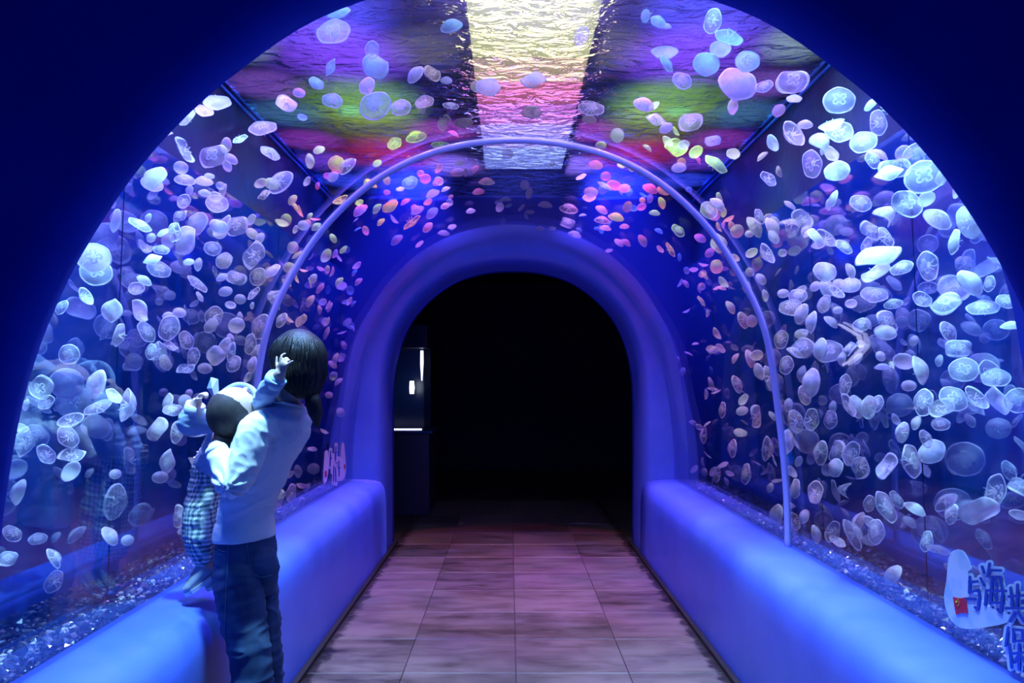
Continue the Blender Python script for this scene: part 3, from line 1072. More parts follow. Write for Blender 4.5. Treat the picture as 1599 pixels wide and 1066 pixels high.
def blob(name, prims, voxel, smooth=3, wrinkle=None):
    """union of closed shapes as one continuous smooth skin"""
    V, Fc = [], []
    for v, f in prims:
        o0 = len(V)
        V += v
        Fc += [tuple(i + o0 for i in q) for q in f]
    me = mesh(name, V, Fc)
    bm = bmesh.new()
    bm.from_mesh(me)
    bmesh.ops.recalc_face_normals(bm, faces=bm.faces)
    bm.to_mesh(me)
    bm.free()
    t = bpy.data.objects.new('tmp', me)
    C.objects.link(t)
    r = t.modifiers.new('r', 'REMESH')
    r.mode = 'VOXEL'
    r.voxel_size = voxel
    if smooth:
        s = t.modifiers.new('s', 'SMOOTH')
        s.factor = 0.5
        s.iterations = smooth
    dg = bpy.context.evaluated_depsgraph_get()
    res = bpy.data.meshes.new_from_object(t.evaluated_get(dg))
    res.name = name
    bpy.data.objects.remove(t)
    bpy.data.meshes.remove(me)
    if wrinkle:
        no = [v.normal.copy() for v in res.vertices]
        for v, n_ in zip(res.vertices, no):
            v.co += n_ * wrinkle(v.co)
        res.update()
    res.polygons.foreach_set('use_smooth', [True] * len(res.polygons))
    return res


def hand(wrist, direction, palm_n, size, thumb_side, curls, spread=0.16, thumb_out=0.9, wr=None):
    """palm, four unequal bent fingers and a thumb from the side of the palm"""
    d = direction.normalized()
    n_ = (palm_n - d * palm_n.dot(d)).normalized()      # out of the palm
    s = d.cross(n_) * thumb_side                         # towards the thumb
    L_ = size
    pr = []
    pc = wrist + d * (0.24 * L_)
    pr.append(ball(pc, (0.27 * L_, 0.21 * L_, 0.085 * L_), (d, s, n_)))
    pr += limb([wrist - d * 0.12 * L_, wrist, pc], [(wr or 0.12 * L_), 0.125 * L_, 0.10 * L_], 3, 10)
    ln = [0.40, 0.45, 0.42, 0.33]
    for k in range(4):
        off = (0.135 - 0.09 * k) * L_
        base = wrist + d * (0.42 * L_) + s * off
        a = (1.5 - k) * spread
        fd = (d * math.cos(a) + s * math.sin(a)).normalized()
        pts = [base - fd * 0.08 * L_, base]
        ang = 0.0
        p = base
        for seg_l, cf in ((0.45, 0.5), (0.32, 1.0), (0.23, 0.8)):
            ang += curls[k] * cf
            p = p + (fd * math.cos(ang) + n_ * math.sin(ang)) * (ln[k] * seg_l * L_)
            pts.append(p)
        pr += limb(pts, [0.052 * L_, 0.050 * L_, 0.046 * L_, 0.041 * L_, 0.034 * L_], 3, 8)
    tb = wrist + d * (0.10 * L_) + s * (0.12 * L_)
    td = (d * math.cos(thumb_out) + s * math.sin(thumb_out) + n_ * 0.35).normalized()
    td2 = (td + d * 0.35 + n_ * curls[4] * 0.5).normalized()
    pr += limb([tb, tb + td * 0.20 * L_, tb + td * 0.20 * L_ + td2 * 0.16 * L_, tb + td * 0.20 * L_ + td2 * 0.27 * L_], [0.075 * L_, 0.058 * L_, 0.05 * L_, 0.036 * L_], 3, 8)
    return pr


def skin_mat(name, col):
    m = principled(name, col, 0.5, var=(25, tuple(c * 0.88 for c in col), 0.4, 0.7))
    p = [n for n in m.node_tree.nodes if n.type == 'BSDF_PRINCIPLED'][0]
    p.inputs['Subsurface Weight'].default_value = 0.0
    return m


def hair_mat(name, col):
    m, nt, out = mat(name)
    p = N(nt, 'BsdfPrincipled')
    p.inputs['Base Color'].default_value = (*col, 1)
    p.inputs['Roughness'].default_value = 0.5
    p.inputs['Specular IOR Level'].default_value = 0.35
    tc = N(nt, 'TexCoord')
    mp = N(nt, 'Mapping')
    mp.inputs['Scale'].default_value = (260, 260, 9)
    L(nt, tc.outputs['Object'], mp.inputs[0])
    n = N(nt, 'TexNoise')
    n.inputs['Scale'].default_value = 1.0
    n.inputs['Detail'].default_value = 3
    L(nt, mp.outputs[0], n.inputs['Vector'])
    b = N(nt, 'Bump')
    b.inputs['Strength'].default_value = 0.6
    b.inputs['Distance'].default_value = 0.004
    L(nt, n.outputs['Fac'], b.inputs['Height'])
    L(nt, b.outputs[0], p.inputs['Normal'])
    L(nt, p.outputs[0], out.inputs[0])
    return m


def gingham_mat():
    m, nt, out = mat('gingham_cotton')
    p = N(nt, 'BsdfPrincipled')
    p.inputs['Roughness'].default_value = 0.85
    tc = N(nt, 'TexCoord')
    sx = N(nt, 'SeparateXYZ')
    L(nt, tc.outputs['Object'], sx.inputs[0])
    ad = N(nt, 'Math', operation='SUBTRACT')
    L(nt, sx.outputs[0], ad.inputs[0])
    L(nt, sx.outputs[1], ad.inputs[1])
    fs = []
    for src in (ad.outputs[0], sx.outputs[2]):
        mu = N(nt, 'Math', operation='MULTIPLY')
        L(nt, src, mu.inputs[0])
        mu.inputs[1].default_value = 62.0
        fr_ = N(nt, 'Math', operation='FRACT')
        L(nt, mu.outputs[0], fr_.inputs[0])
        gt = N(nt, 'Math', operation='GREATER_THAN')
        L(nt, fr_.outputs[0], gt.inputs[0])
        gt.inputs[1].default_value = 0.5
        fs.append(gt.outputs[0])
    su = N(nt, 'Math', operation='ADD')
    L(nt, fs[0], su.inputs[0])
    L(nt, fs[1], su.inputs[1])
    hf = N(nt, 'Math', operation='MULTIPLY')
    L(nt, su.outputs[0], hf.inputs[0])
    hf.inputs[1].default_value = 0.5
    r = ramp(nt, hf.outputs[0], [(0.0, (0.78, 0.82, 0.85)), (0.45, (0.30, 0.42, 0.48)), (0.9, (0.06, 0.14, 0.20))], 'CONSTANT')
    L(nt, r.outputs[0], p.inputs['Base Color'])
    L(nt, p.outputs[0], out.inputs[0])
    return m


def denim_mat(name, c1, c2):
    m = principled(name, c1, 0.85, bump=(420, 0.25, 0.002), var=(9, c2, 0.35, 0.75), spec=0.25)
    return m


M['skin'] = skin_mat('skin_w', (0.58, 0.40, 0.32))
M['skin_c'] = skin_mat('skin_c', (0.62, 0.43, 0.36))
M['hair'] = hair_mat('black_hair', (0.006, 0.005, 0.007))
M['stubble'] = principled('short_hair', (0.018, 0.014, 0.014), 0.7, bump=(500, 0.5, 0.002), var=(40, (0.05, 0.035, 0.03), 0.45, 0.8))
M['white_knit'] = principled('white_cotton', (0.80, 0.82, 0.84), 0.85, bump=(350, 0.12, 0.002), spec=0.2)
M['jeans'] = denim_mat('dark_denim', (0.022, 0.05, 0.125), (0.05, 0.10, 0.22))
M['stitch'] = principled('stitch_thread', (0.10, 0.17, 0.30), 0.8)
M['pale_denim'] = denim_mat('pale_denim', (0.36, 0.50, 0.70), (0.50, 0.62, 0.78))
M['gingham'] = gingham_mat()
M['sole'] = principled('white_sole', (0.75, 0.75, 0.75), 0.5)
M['shoe'] = principled('shoe_canvas', (0.35, 0.40, 0.48), 0.75, bump=(300, 0.2, 0.002))
M['red_tab'] = principled('red_tab', (0.6, 0.02, 0.04), 0.5)
M['tie'] = principled('hair_tie', (0.75, 0.78, 0.75), 0.35)
M['lip'] = principled('lips', (0.55, 0.22, 0.2), 0.45)
M['eye'] = principled('eyes', (0.01, 0.01, 0.012), 0.15)

FWD = Vector((-0.85, 0.527, 0.0)).normalized()
LFT = Vector((-FWD.y, FWD.x, 0.0))          # her left, towards the camera
UP = Vector((0, 0, 1))


def ragged(sc, am, seed):
    """cloth folds running mostly across the limb"""
    def f(c):
        q = Vector((c.x * sc * 0.55 + seed, c.y * sc * 0.55, c.z * sc * 1.6))
        v = mnoise.noise(q) + 0.5 * mnoise.noise(q * 2.1)
        return am * (1 - abs(v) * 2.0)
    return f


# ---- the woman
hipc = pix(384, 872, 2.40)
wb = []
torso_c = [pix(384, 905, 2.40), pix(384, 870, 2.40), pix(385, 800, 2.40), pix(402, 740, 2.385), pix(421, 690, 2.37), pix(433, 660, 2.36), pix(440, 643, 2.355), pix(446, 630, 2.35)]
torso_ab = [(0.085, 0.065), (0.112, 0.078), (0.098, 0.066), (0.108, 0.076), (0.125, 0.085), (0.132, 0.076), (0.095, 0.060), (0.055, 0.050)]
wb.append(sections(torso_c, LFT, FWD, [(a * 0.88, b * 0.88) for a, b in torso_ab]))
headc = pix(461, 566, 2.335)
hd_f = (FWD + Vector((0.0, 0.0, 0.10))).normalized()
hd_u = (UP - hd_f * UP.dot(hd_f)).normalized()
hd_s = hd_u.cross(hd_f)
wb += limb([pix(440, 645, 2.36), pix(449, 622, 2.345), headc - hd_u * 0.045 - hd_f * 0.012], [0.060, 0.046, 0.046])
wb.append(ball(headc + hd_u * 0.012, (0.074, 0.087, 0.094), (hd_s, hd_f, hd_u)))
wb.append(ball(headc - hd_u * 0.055 + hd_f * 0.038, (0.050, 0.050, 0.052), (hd_s, hd_f, hd_u)))      # jaw
wb.append(ball(headc - hd_u * 0.022 + hd_f * 0.090, (0.012, 0.017, 0.018), (hd_s, hd_f, hd_u)))      # nose
for s in (-1, 1):
    wb.append(ball(headc - hd_u * 0.012 + hd_s * (0.074 * s) - hd_f * 0.008, (0.009, 0.018, 0.030), (hd_s, hd_f, hd_u)))   # ears
shL = pix(404, 664, 2.36) + LFT * 0.13
shL = pix(403, 668, 2.255)
elL, wrL = pix(362, 756, 2.205), pix(338, 702, 2.27)
wb += limb([pix(425, 668, 2.33), shL, elL, wrL], [0.040, 0.042, 0.034, 0.024])
wb += hand(wrL, pix(350, 678, 2.42) - wrL, Vector((0.3, -0.5, 0.8)), 0.160, 1, [0.25, 0.28, 0.3, 0.35, 0.2], 0.10, 0.35)
shR = pix(462, 672, 2.475)
elR, wrR = pix(418, 735, 2.60), pix(352, 730, 2.60)
wb += limb([pix(440, 668, 2.40), shR, elR, wrR], [0.040, 0.042, 0.034, 0.024])
wb += hand(wrR, pix(322, 722, 2.57) - wrR, Vector((0, -1, 0.1)), 0.165, 1, [0.55, 0.6, 0.65, 0.7, 0.4])
kneeL, ankL = pix(393, 1035, 2.29), pix(402, 1202, 2.34)
kneeR, ankR = pix(412, 1035, 2.43), pix(421, 1175, 2.48)
wb += limb([pix(372, 900, 2.34), kneeL, ankL], [0.062, 0.048, 0.036])
wb += limb([pix(396, 900, 2.46), kneeR, ankR], [0.062, 0.048, 0.036])
for an_ in (ankL, ankR):
    toe = Vector((an_.x, an_.y, 0.035)) + FWD * 0.12
    wb += limb([an_, Vector((an_.x, an_.y, 0.05)) - FWD * 0.02, toe], [0.034, 0.036, 0.028])
wbody = blob('person', wb, 0.0052, 2)
woman = obj('person', wbody, M['skin'])
tag(woman, 'woman in white long-sleeved top and blue jeans leaning back while holding a child', 'person')
# top
sh = [sections([c for c in torso_c[1:]], LFT, FWD, [(a * 1.04, b * 1.06) for a, b in torso_ab[1:]])]
sh[0] = sections([pix(383, 839, 2.40)] + torso_c[2:], LFT, FWD, [(0.116, 0.082)] + [(a * 1.06, b * 1.08) for a, b in torso_ab[2:]])
sh += limb([pix(428, 672, 2.33), shL, (shL + elL) / 2 + Vector((0.004, 0, -0.01)), elL, (elL + wrL) / 2, wrL - (wrL - elL) * 0.02], [0.050, 0.052, 0.050, 0.046, 0.040, 0.032])
sh += limb([pix(442, 670, 2.40), shR, elR, wrR], [0.050, 0.050, 0.044, 0.034])


def fold(c, sc, stretch, seed):
    """sharp-crested folds from ridged noise"""
    q = Vector((c.x * sc * stretch[0] + seed, c.y * sc * stretch[1], c.z * sc * stretch[2]))
    v = 1 - abs(mnoise.noise(q)) * 2.2
    return v * abs(v)


def shirt_w(c):
    v = 0.0040 * fold(c, 8, (0.7, 0.7, 1.5), 3.1) + 0.0022 * fold(c, 19, (0.8, 0.8, 1.2), 7.7)
    d1 = (c - elL).length
    th = math.atan2(c.z - elL.z, c.x - elL.x)
    v += 0.005 * math.sin(th * 11 + 2 * mnoise.noise(c * 22)) * math.exp(-(d1 / 0.085) ** 2)
    d2 = (c - (shL + Vector((0.03, 0, -0.05)))).length
    v += 0.006 * fold(c + Vector((c.z * 0.6, 0, 0)), 24, (1.2, 0.5, 0.5), 1.0) * math.exp(-(d2 / 0.09) ** 2)
    v += 0.004 * math.exp(-((c.z - 1.0) / 0.07) ** 2) * fold(c, 15, (0.5, 0.5, 2.2), 4.0)
    return v


obj('long_sleeved_top', blob('shirt', sh, 0.006, 3, shirt_w), M['white_knit'], woman)
# neckline band, hem band and cuff
P = [pix(446, 632, 2.35) + LFT * (0.061 * math.cos(t)) + FWD * (0.060 * math.sin(t)) + UP * (0.012 * math.cos(t)) for t in [2 * PI * i / 32 for i in range(33)]]
V, Fc = tube(P, 0.005, 8)
obj('neckband', mesh('neckband', V, Fc, True), M['white_knit'], woman)
# jeans
je = [sections([pix(384, 928, 2.40), pix(384, 895, 2.40), pix(384, 862, 2.40), pix(384, 828, 2.40)], LFT, FWD, [(0.100, 0.076), (0.118, 0.090), (0.114, 0.082), (0.104, 0.072)])]
je.append(ball(pix(405, 886, 2.385), (0.066, 0.07, 0.075)))
je += limb([pix(370, 905, 2.335), pix(381, 970, 2.315), kneeL, pix(398, 1120, 2.315), ankL], [0.076, 0.072, 0.062, 0.058, 0.054])
je += limb([pix(398, 905, 2.47), pix(404, 970, 2.445), kneeR, pix(417, 1110, 2.455), ankR], [0.076, 0.072, 0.062, 0.058, 0.054])


def jeans_w(c):
    k = 1 / (1 + math.exp((c.z - 0.80) * 25))
    return 0.003 * fold(c, 9, (0.8, 0.8, 1.4), 8.0) + k * 0.0065 * fold(c, 13, (0.6, 0.6, 1.9), 2.0)


jm = blob('jeans', je, 0.006, 3, jeans_w)
jeans = obj('jeans', jm, M['jeans'], woman)
bvh = BVHTree.FromPolygons([v.co for v in jm.vertices], [tuple(p.vertices) for p in jm.polygons])


def drape(tree, pts, n=6, lift=0.0015):
    """thread lying on the cloth along the given sight lines"""
    out = []
    for (xa, ya), (xb, yb) in zip(pts, pts[1:]):
        for i in range(n):
            t = i / n
            d = pix(xa + (xb - xa) * t, ya + (yb - ya) * t, 1.0) - CAM
            d.normalize()
            hit = tree.ray_cast(CAM, d)
            if hit[0] is not None:
                out.append(hit[0] + hit[1] * lift)
    return out


for name, line in (('side_seam', [(357, 842), (356, 880), (353, 920), (352, 980), (356, 1040), (360, 1064)]), ('back_pocket', [(384, 846), (388, 875), (396, 897), (410, 901), (428, 896)]), ('front_pocket', [(338, 850), (341, 858), (350, 861), (356, 860)])):
    pts = drape(bvh, line)
    if len(pts) > 3:
        V, Fc = tube(pts, 0.0013, 5)
        obj(name, mesh(name, V, Fc, True), M['stitch'], jeans)
for an_ in (ankL, ankR):
    toe = Vector((an_.x, an_.y, 0.035)) + FWD * 0.13
    sv = blob('shoe', limb([Vector((an_.x, an_.y, 0.075)), Vector((an_.x, an_.y, 0.052)) - FWD * 0.03, toe], [0.045, 0.046, 0.040]), 0.006, 2)
    for v in sv.vertices:
        v.co.z = max(v.co.z, 0.002)
    obj('shoe', sv, M['shoe'], woman)
# hair: rounded bob open at the face, low tail held by a pale tie
hp = [ball(headc + hd_u * 0.020 - hd_f * 0.014, (0.087, 0.096, 0.098), (hd_s, hd_f, hd_u)),
      ball(headc - hd_u * 0.030 - hd_f * 0.040, (0.082, 0.070, 0.085), (hd_s, hd_f, hd_u)),
      ball(headc - hd_u * 0.075 - hd_f * 0.052, (0.058, 0.048, 0.045), (hd_s, hd_f, hd_u))]
hm = blob('hair', hp, 0.006, 3)
hv = [v.co.copy() for v in hm.vertices]
htree = BVHTree.FromPolygons(hv, [tuple(p.vertices) for p in hm.polygons])
bm = bmesh.new()
bm.from_mesh(hm)
kill = []
for v in bm.verts:
    r = v.co - headc
    f_, u_, s_ = r.dot(hd_f), r.dot(hd_u), r.dot(hd_s)
    if f_ > 0.030 and u_ < 0.050 and abs(s_) < 0.078:
        kill.append(v)
bmesh.ops.delete(bm, geom=kill, context='VERTS')
# locks combed from the crown down over the cap
hr = random.Random(4)
crown = headc + hd_u * 0.105 - hd_f * 0.02
for i in range(260):
    az = hr.uniform(-2.35, 2.35)                       # 0 = back of the head
    out_d = (-hd_f * math.cos(az) + hd_s * math.sin(az)).normalized()
    end_z = -0.105 + 0.035 * abs(az) / 2.35 + hr.uniform(-0.012, 0.012)
    start_z = hr.uniform(0.02, 0.104)
    pts = []
    for k in range(10):
        t = k / 9
        zz = start_z + (end_z - start_z) * t
        o_ = headc + hd_u * zz - hd_f * (0.012 + 0.030 * max(0, -zz * 8))
        hit = htree.ray_cast(o_ + out_d * 0.3, -out_d)
        if hit[0] is None:
            break
        pts.append(hit[0] + out_d * ((0.0015 + 0.002 * hr.random()) * min(1, k / 2) - (0.002 if k == 0 else 0)) + hd_s * (0.003 * math.sin(t * 5 + i)))
    if len(pts) >= 6:
        V, Fc = tube(pts, [(0.0062 * (1 - 0.75 * (k / (len(pts) - 1)) ** 2) * min(1, 0.12 + k / 3), 0.0026 * min(1, 0.2 + k / 3)) for k in range(len(pts))], 5)
        vs = [bm.verts.new(v) for v in V]
        for q_ in Fc:
            bm.faces.new([vs[x] for x in q_])
bm.to_mesh(hm)
bm.free()
hm.polygons.foreach_set('use_smooth', [True] * len(hm.polygons))
ho = obj('hair', hm, M['hair'], woman)
t0_ = pix(486, 606, 2.33)
tail = blob('tail', limb([pix(478, 598, 2.33), t0_, pix(489, 626, 2.315), pix(493, 645, 2.315), pix(495, 664, 2.32)], [0.028, 0.017, 0.028, 0.026, 0.008]), 0.004, 2)
obj('hair_tail', tail, M['hair'], ho)
bm = bmesh.new()
V, Fc = tube([t0_ + Vector((0.019 * math.cos(t), 0.019 * math.sin(t), 0.004 * math.cos(t))) for t in [2 * PI * i / 20 for i in range(21)]], 0.006, 8)
obj('hair_tie', mesh('tie', V, Fc, True), M['tie'], ho)
for s in (-1, 1):
    V, Fc = ball(headc + hd_u * 0.006 + hd_s * (0.031 * s) + hd_f * 0.078, (0.013, 0.006, 0.006), (hd_s, hd_f, hd_u))
    obj('eye', mesh('eye', V, Fc, True), M['eye'], woman)
V, Fc = ball(headc - hd_u * 0.058 + hd_f * 0.086, (0.020, 0.006, 0.007), (hd_s, hd_f, hd_u))
obj('mouth', mesh('mouth', V, Fc, True), M['lip'], woman)

# ---- the child, standing on the ledge and leaning far back
cb = []
chc = pix(364, 644, 2.345)
c_up = Vector((-0.20, -0.93, 0.16)).normalized()        # crown, towards the camera and down
c_f = Vector((0.30, 0.40, 0.85))
c_f = (c_f - c_up * c_f.dot(c_up)).normalized()           # face, turned up
c_s = c_up.cross(c_f)
cb.append(ball(chc + c_up * 0.004, (0.077, 0.088, 0.084), (c_s, c_f, c_up), 3))
cb.append(ball(chc - c_up * 0.042 + c_f * 0.022, (0.055, 0.052, 0.048), (c_s, c_f, c_up)))
cb.append(ball(chc - c_up * 0.030 + c_f * 0.086, (0.009, 0.011, 0.012), (c_s, c_f, c_up)))
for s in (-1, 1):
    cb.append(ball(chc - c_up * 0.018 + c_s * (0.078 * s) - c_f * 0.004, (0.010, 0.016, 0.022), (c_s, c_f, c_up)))
nk = pix(367, 655, 2.47)
cb += limb([chc - c_up * 0.05, nk], [0.036, 0.036])
hipC = pix(330, 738, 2.52)
cb += limb([nk, pix(355, 690, 2.50), hipC], [0.045, 0.062, 0.060])
# raised arms
csL, ceL, cwL = pix(340, 655, 2.45), pix(295, 662, 2.40), pix(307, 628, 2.38)
csR, ceR, cwR = pix(403, 640, 2.40), pix(418, 611, 2.255), pix(437, 583, 2.21)
cb += limb([nk, csL, ceL, cwL], [0.030, 0.030, 0.026, 0.019])
cb += limb([nk, csR, ceR, cwR], [0.030, 0.030, 0.026, 0.019])
hdL = pix(319, 607, 2.36) - cwL
cb += hand(cwL, hdL, Vector((0.75, -0.1, -0.3)), 0.088, -1, [1.2, 1.25, 1.3, 1.35, 0.9], 0.08, 0.5)
hdR = pix(446, 556, 2.18) - cwR
cb += hand(cwR, hdR, Vector((0.45, 0.75, 0.35)), 0.094, 1, [0.75, 1.35, 1.4, 0.25, 0.4], 0.30, 1.05)
# legs
knA, akA = pix(311, 800, 2.47), pix(316, 868, 2.47)
knB, akB = pix(329, 800, 2.55), pix(334, 865, 2.55)
cb += limb([hipC, knA, akA], [0.050, 0.036, 0.024])
cb += limb([hipC, knB, akB], [0.050, 0.036, 0.024])
toeA, toeB = pix(298, 912, 2.455), pix(330, 905, 2.53)
cb += limb([akA, pix(320, 885, 2.47), toeA], [0.024, 0.025, 0.020])
cb += limb([akB, pix(340, 882, 2.55), toeB], [0.024, 0.025, 0.020])
child = obj('person', blob('child', cb, 0.0036, 2), M['skin_c'])
tag(child, 'small child with shaved head leaning back in pale denim jacket and checked trousers', 'person')
# cropped hair on the crown
V, Fc = ball(chc + c_up * 0.006, (0.0795, 0.0905, 0.0865), (c_s, c_f, c_up), 5)
bm = bmesh.new()
vs = [bm.verts.new(v) for v in V]
for f in Fc:
    bm.faces.new([vs[i] for i in f])
kill = []
for v in vs:
    r = v.co - chc
    if r.dot(c_up) * 0.62 - r.dot(c_f) * 0.78 < 0.004 + 0.004 * mnoise.noise(v.co * 60):
        kill.append(v)
bmesh.ops.delete(bm, geom=kill, context='VERTS')
ho = obj('hair', bm_mesh('child_hair', bm, True), M['stubble'], child)
so = ho.modifiers.new('thickness', 'SOLIDIFY')
so.thickness = 0.004
so.offset = -1
for s in (-1, 1):
    V, Fc = ball(chc - c_up * 0.008 + c_s * (0.027 * s) + c_f * 0.080, (0.011, 0.005, 0.005), (c_s, c_f, c_up))
    obj('eye', mesh('eye', V, Fc, True), M['eye'], child)
V, Fc = ball(chc - c_up * 0.056 + c_f * 0.072, (0.014, 0.005, 0.005), (c_s, c_f, c_up))
obj('mouth', mesh('mouth', V, Fc, True), M['lip'], child)
# jacket
ja = limb([nk - Vector((0, 0, 0.004)), pix(355, 690, 2.50), pix(334, 728, 2.52)], [0.058, 0.074, 0.072])
ja += limb([nk, csL, (csL + ceL) / 2, ceL, ceL + (cwL - ceL) * 0.45], [0.040, 0.044, 0.042, 0.040, 0.034])
ja += limb([nk, csR, (csR + ceR) / 2, ceR, ceR + (cwR - ceR) * 0.62], [0.036, 0.034, 0.034, 0.034, 0.031])
obj('denim_jacket', blob('jacket', ja, 0.0048, 2, ragged(26, 0.0032, 1.7)), M['pale_denim'], child)
P = catmull([pix(338, 628, 2.43), pix(352, 612, 2.45), pix(372, 602, 2.46), pix(392, 607, 2.45), pix(403, 625, 2.42), pix(402, 640, 2.38)], 6)
V, Fc = tube(P, [(0.009, 0.014)] * len(P), 8)
obj('collar', mesh('collar', V, Fc, True), M['pale_denim'], child)


def cuff(name, c, d, r0, ln, m, par):
    d = d.normalized()
    a = d.cross(UP).normalized()
    b = d.cross(a)
    V, Fc = [], []
    ring = 16
    for rr, h in ((r0, 0), (r0 * 1.06, ln * 0.5), (r0 * 1.02, ln), (r0 * 0.86, ln), (r0 * 0.84, 0)):
        V += [c + d * h + a * (rr * math.cos(2 * PI * k / ring)) + b * (rr * math.sin(2 * PI * k / ring)) for k in range(ring)]
    for i in range(5):
        for k in range(ring):
            k2 = (k + 1) % ring
            j = (i + 1) % 5
            Fc.append((i * ring + k, i * ring + k2, j * ring + k2, j * ring + k))
    return obj(name, mesh(name, V, Fc, True), m, par)


cuff('cuff', ceL + (cwL - ceL) * 0.35, cwL - ceL, 0.032, 0.050, M['white_knit'], child)
cuff('cuff', ceR + (cwR - ceR) * 0.45, cwR - ceR, 0.033, 0.032, M['pale_denim'], child)
cuff('cuff', wrL - (wrL - elL) * 0.12, wrL - elL, 0.035, 0.020, M['white_knit'], woman)
# trousers
tr_ = limb([pix(333, 728, 2.52), hipC], [0.066, 0.070])
tr_ += limb([hipC, pix(318, 770, 2.495), knA, pix(312, 840, 2.47), akA], [0.062, 0.056, 0.053, 0.056, 0.038])
tr_ += limb([hipC, pix(332, 770, 2.54), knB, pix(331, 838, 2.55), akB], [0.062, 0.056, 0.053, 0.054, 0.038])
obj('checked_trousers', blob('trousers', tr_, 0.0048, 2, ragged(22, 0.004, 5.2)), M['gingham'], child)


def sneaker(heel, toe, par):
    d = (toe - heel).normalized()
    s = d.cross(UP).normalized()
    n_ = s.cross(d)
    if n_.z < 0:
        n_ = -n_
    ln = (toe - heel).length
    e = obj('shoe', blob('upper', [sections([heel + n_ * 0.012 + d * (ln * t) + n_ * h for t, h in ((0.02, 0.02), (0.2, 0.022), (0.5, 0.012), (0.8, 0.002), (0.98, 0.0))], s, n_, [(0.022, 0.028), (0.027, 0.034), (0.027, 0.026), (0.026, 0.016), (0.015, 0.010)])], 0.0035, 2), M['shoe'], par)
    V, Fc = [], []
    ring = 26
    for h in (-0.012, 0.004):
        for k in range(ring):
            th = 2 * PI * k / ring
            x = 0.5 + 0.53 * math.cos(th)
            wd = 0.028 * math.sin(th) * (1.0 + 0.10 * math.cos(th))
            V.append(heel + d * (ln * x) + s * wd + n_ * (h + 0.006 * max(0, x - 0.8)))
    for k in range(ring):
        k2 = (k + 1) % ring
        Fc.append((k, k2, ring + k2, ring + k))
    Fc.append(tuple(range(ring - 1, -1, -1)))
    Fc.append(tuple(range(ring, 2 * ring)))
    obj('sole', mesh('sole', V, Fc), M['sole'], e)
    V, Fc = ball(heel + d * (ln * 0.30) + n_ * 0.046, (0.010, 0.016, 0.004), (d, s, n_))
    obj('tab', mesh('tab', V, Fc, True), M['red_tab'], e)


sneaker(pix(337, 893, 2.485), pix(289, 927, 2.445), child)
sneaker(pix(356, 893, 2.56), pix(322, 919, 2.52), child)
# folded cloth pinched in the raised hand
cp = [pix(323, 606, 2.345), pix(329, 589, 2.34), pix(339, 592, 2.345), pix(340, 612, 2.35), pix(338, 630, 2.35), pix(333, 622, 2.345)]
th_ = Vector((0.002, 0.005, 0))
mid_ = pix(331, 606, 2.325)
V = cp + [mid_] + [p + th_ for p in cp] + [mid_ + th_]
Fc = []
for k in range(6):
    k2 = (k + 1) % 6
    Fc += [(k, k2, 6), (7 + k2, 7 + k, 13), (k2, k, 7 + k, 7 + k2)]
clo = obj('cloth', mesh('cloth', V, Fc), M['pale_denim'])
tag(clo, 'pale blue folded cloth pinched in the raised hand of the child', 'cloth')

# ------------------------------------------------------------------ stickers on the acrylic
IN = [(p.x, p.z) for p in full(HALF, 161) if p.x >= -1e-6]


def hw_in(z):
    for (xa, za), (xb, zb) in zip(IN, IN[1:]):
        if (za - z) * (zb - z) <= 0 and abs(za - zb) > 1e-9:
            return xa + (xb - xa) * (z - za) / (zb - za)
    return 1.32


def on_glass(px, py, lift):
    """point on the inner face of the vault where a mark sits, lifted into the tunnel"""
    t0, t1 = 1.0, 6.5
    for _ in range(40):
        t = (t0 + t1) / 2
        p = pix(px, py, t)
        if abs(p.x) > hw_in(p.z) - lift:
            t1 = t
        else:
            t0 = t
    return pix(px, py, t0)


def flat(name, polys, lift, m, par):
    """thin film pieces: each polygon of sightings becomes a sheet with its own thickness"""
    V, Fc = [], []
    for poly in polys:
        n = len(poly)
        a = [on_glass(x, y_, lift) for x, y_ in poly]
        sgn = 1 if a[0].x > 0 else -1
        b = [p + Vector((sgn * 0.0012, 0, 0)) for p in a]
        o0 = len(V)
        V += a + b
        Fc.append(tuple(range(o0, o0 + n)))
        Fc.append(tuple(range(o0 + 2 * n - 1, o0 + n - 1, -1)))
        for k in range(n):
            k2 = (k + 1) % n
            Fc.append((o0 + k2, o0 + k, o0 + n + k, o0 + n + k2))
    return obj(name, mesh(name, V, Fc), m, par)


def stroke(pts, w):
    """brush stroke as quads and round ends"""
    out = []
    for (xa, ya), (xb, yb) in zip(pts, pts[1:]):
        d = math.hypot(xb - xa, yb - ya) or 1
        nx_, ny_ = -(yb - ya) / d * w, (xb - xa) / d * w
        out.append([(xa + nx_, ya + ny_), (xb + nx_, yb + ny_), (xb - nx_, yb - ny_), (xa - nx_, ya - ny_)])
    for (x, y_) in pts:
        out.append([(x + w * math.cos(k * PI / 5), y_ + w * math.sin(k * PI / 5)) for k in range(10)])
    return out


M['film'] = principled('sticker_film', (0.72, 0.80, 0.92), 0.5, var=(14, (0.45, 0.62, 0.85), 0.42, 0.62))
M['film_edge'] = principled('sticker_edge', (0.60, 0.72, 0.92), 0.5)
M['ink'] = principled('blue_ink', (0.015, 0.06, 0.42), 0.5)
M['flag_red'] = principled('flag_red', (0.75, 0.01, 0.03), 0.5)
M['star'] = principled('star_yellow', (0.95, 0.75, 0.05), 0.5)
M['pink_lit_film'] = principled('pink_lit_film', (0.85, 0.62, 0.80), 0.5)  # white film with the pink light put into its colour


def cr(p):
    return (1440 + p[0] / 4.717, 840 + p[1] / 4.717)


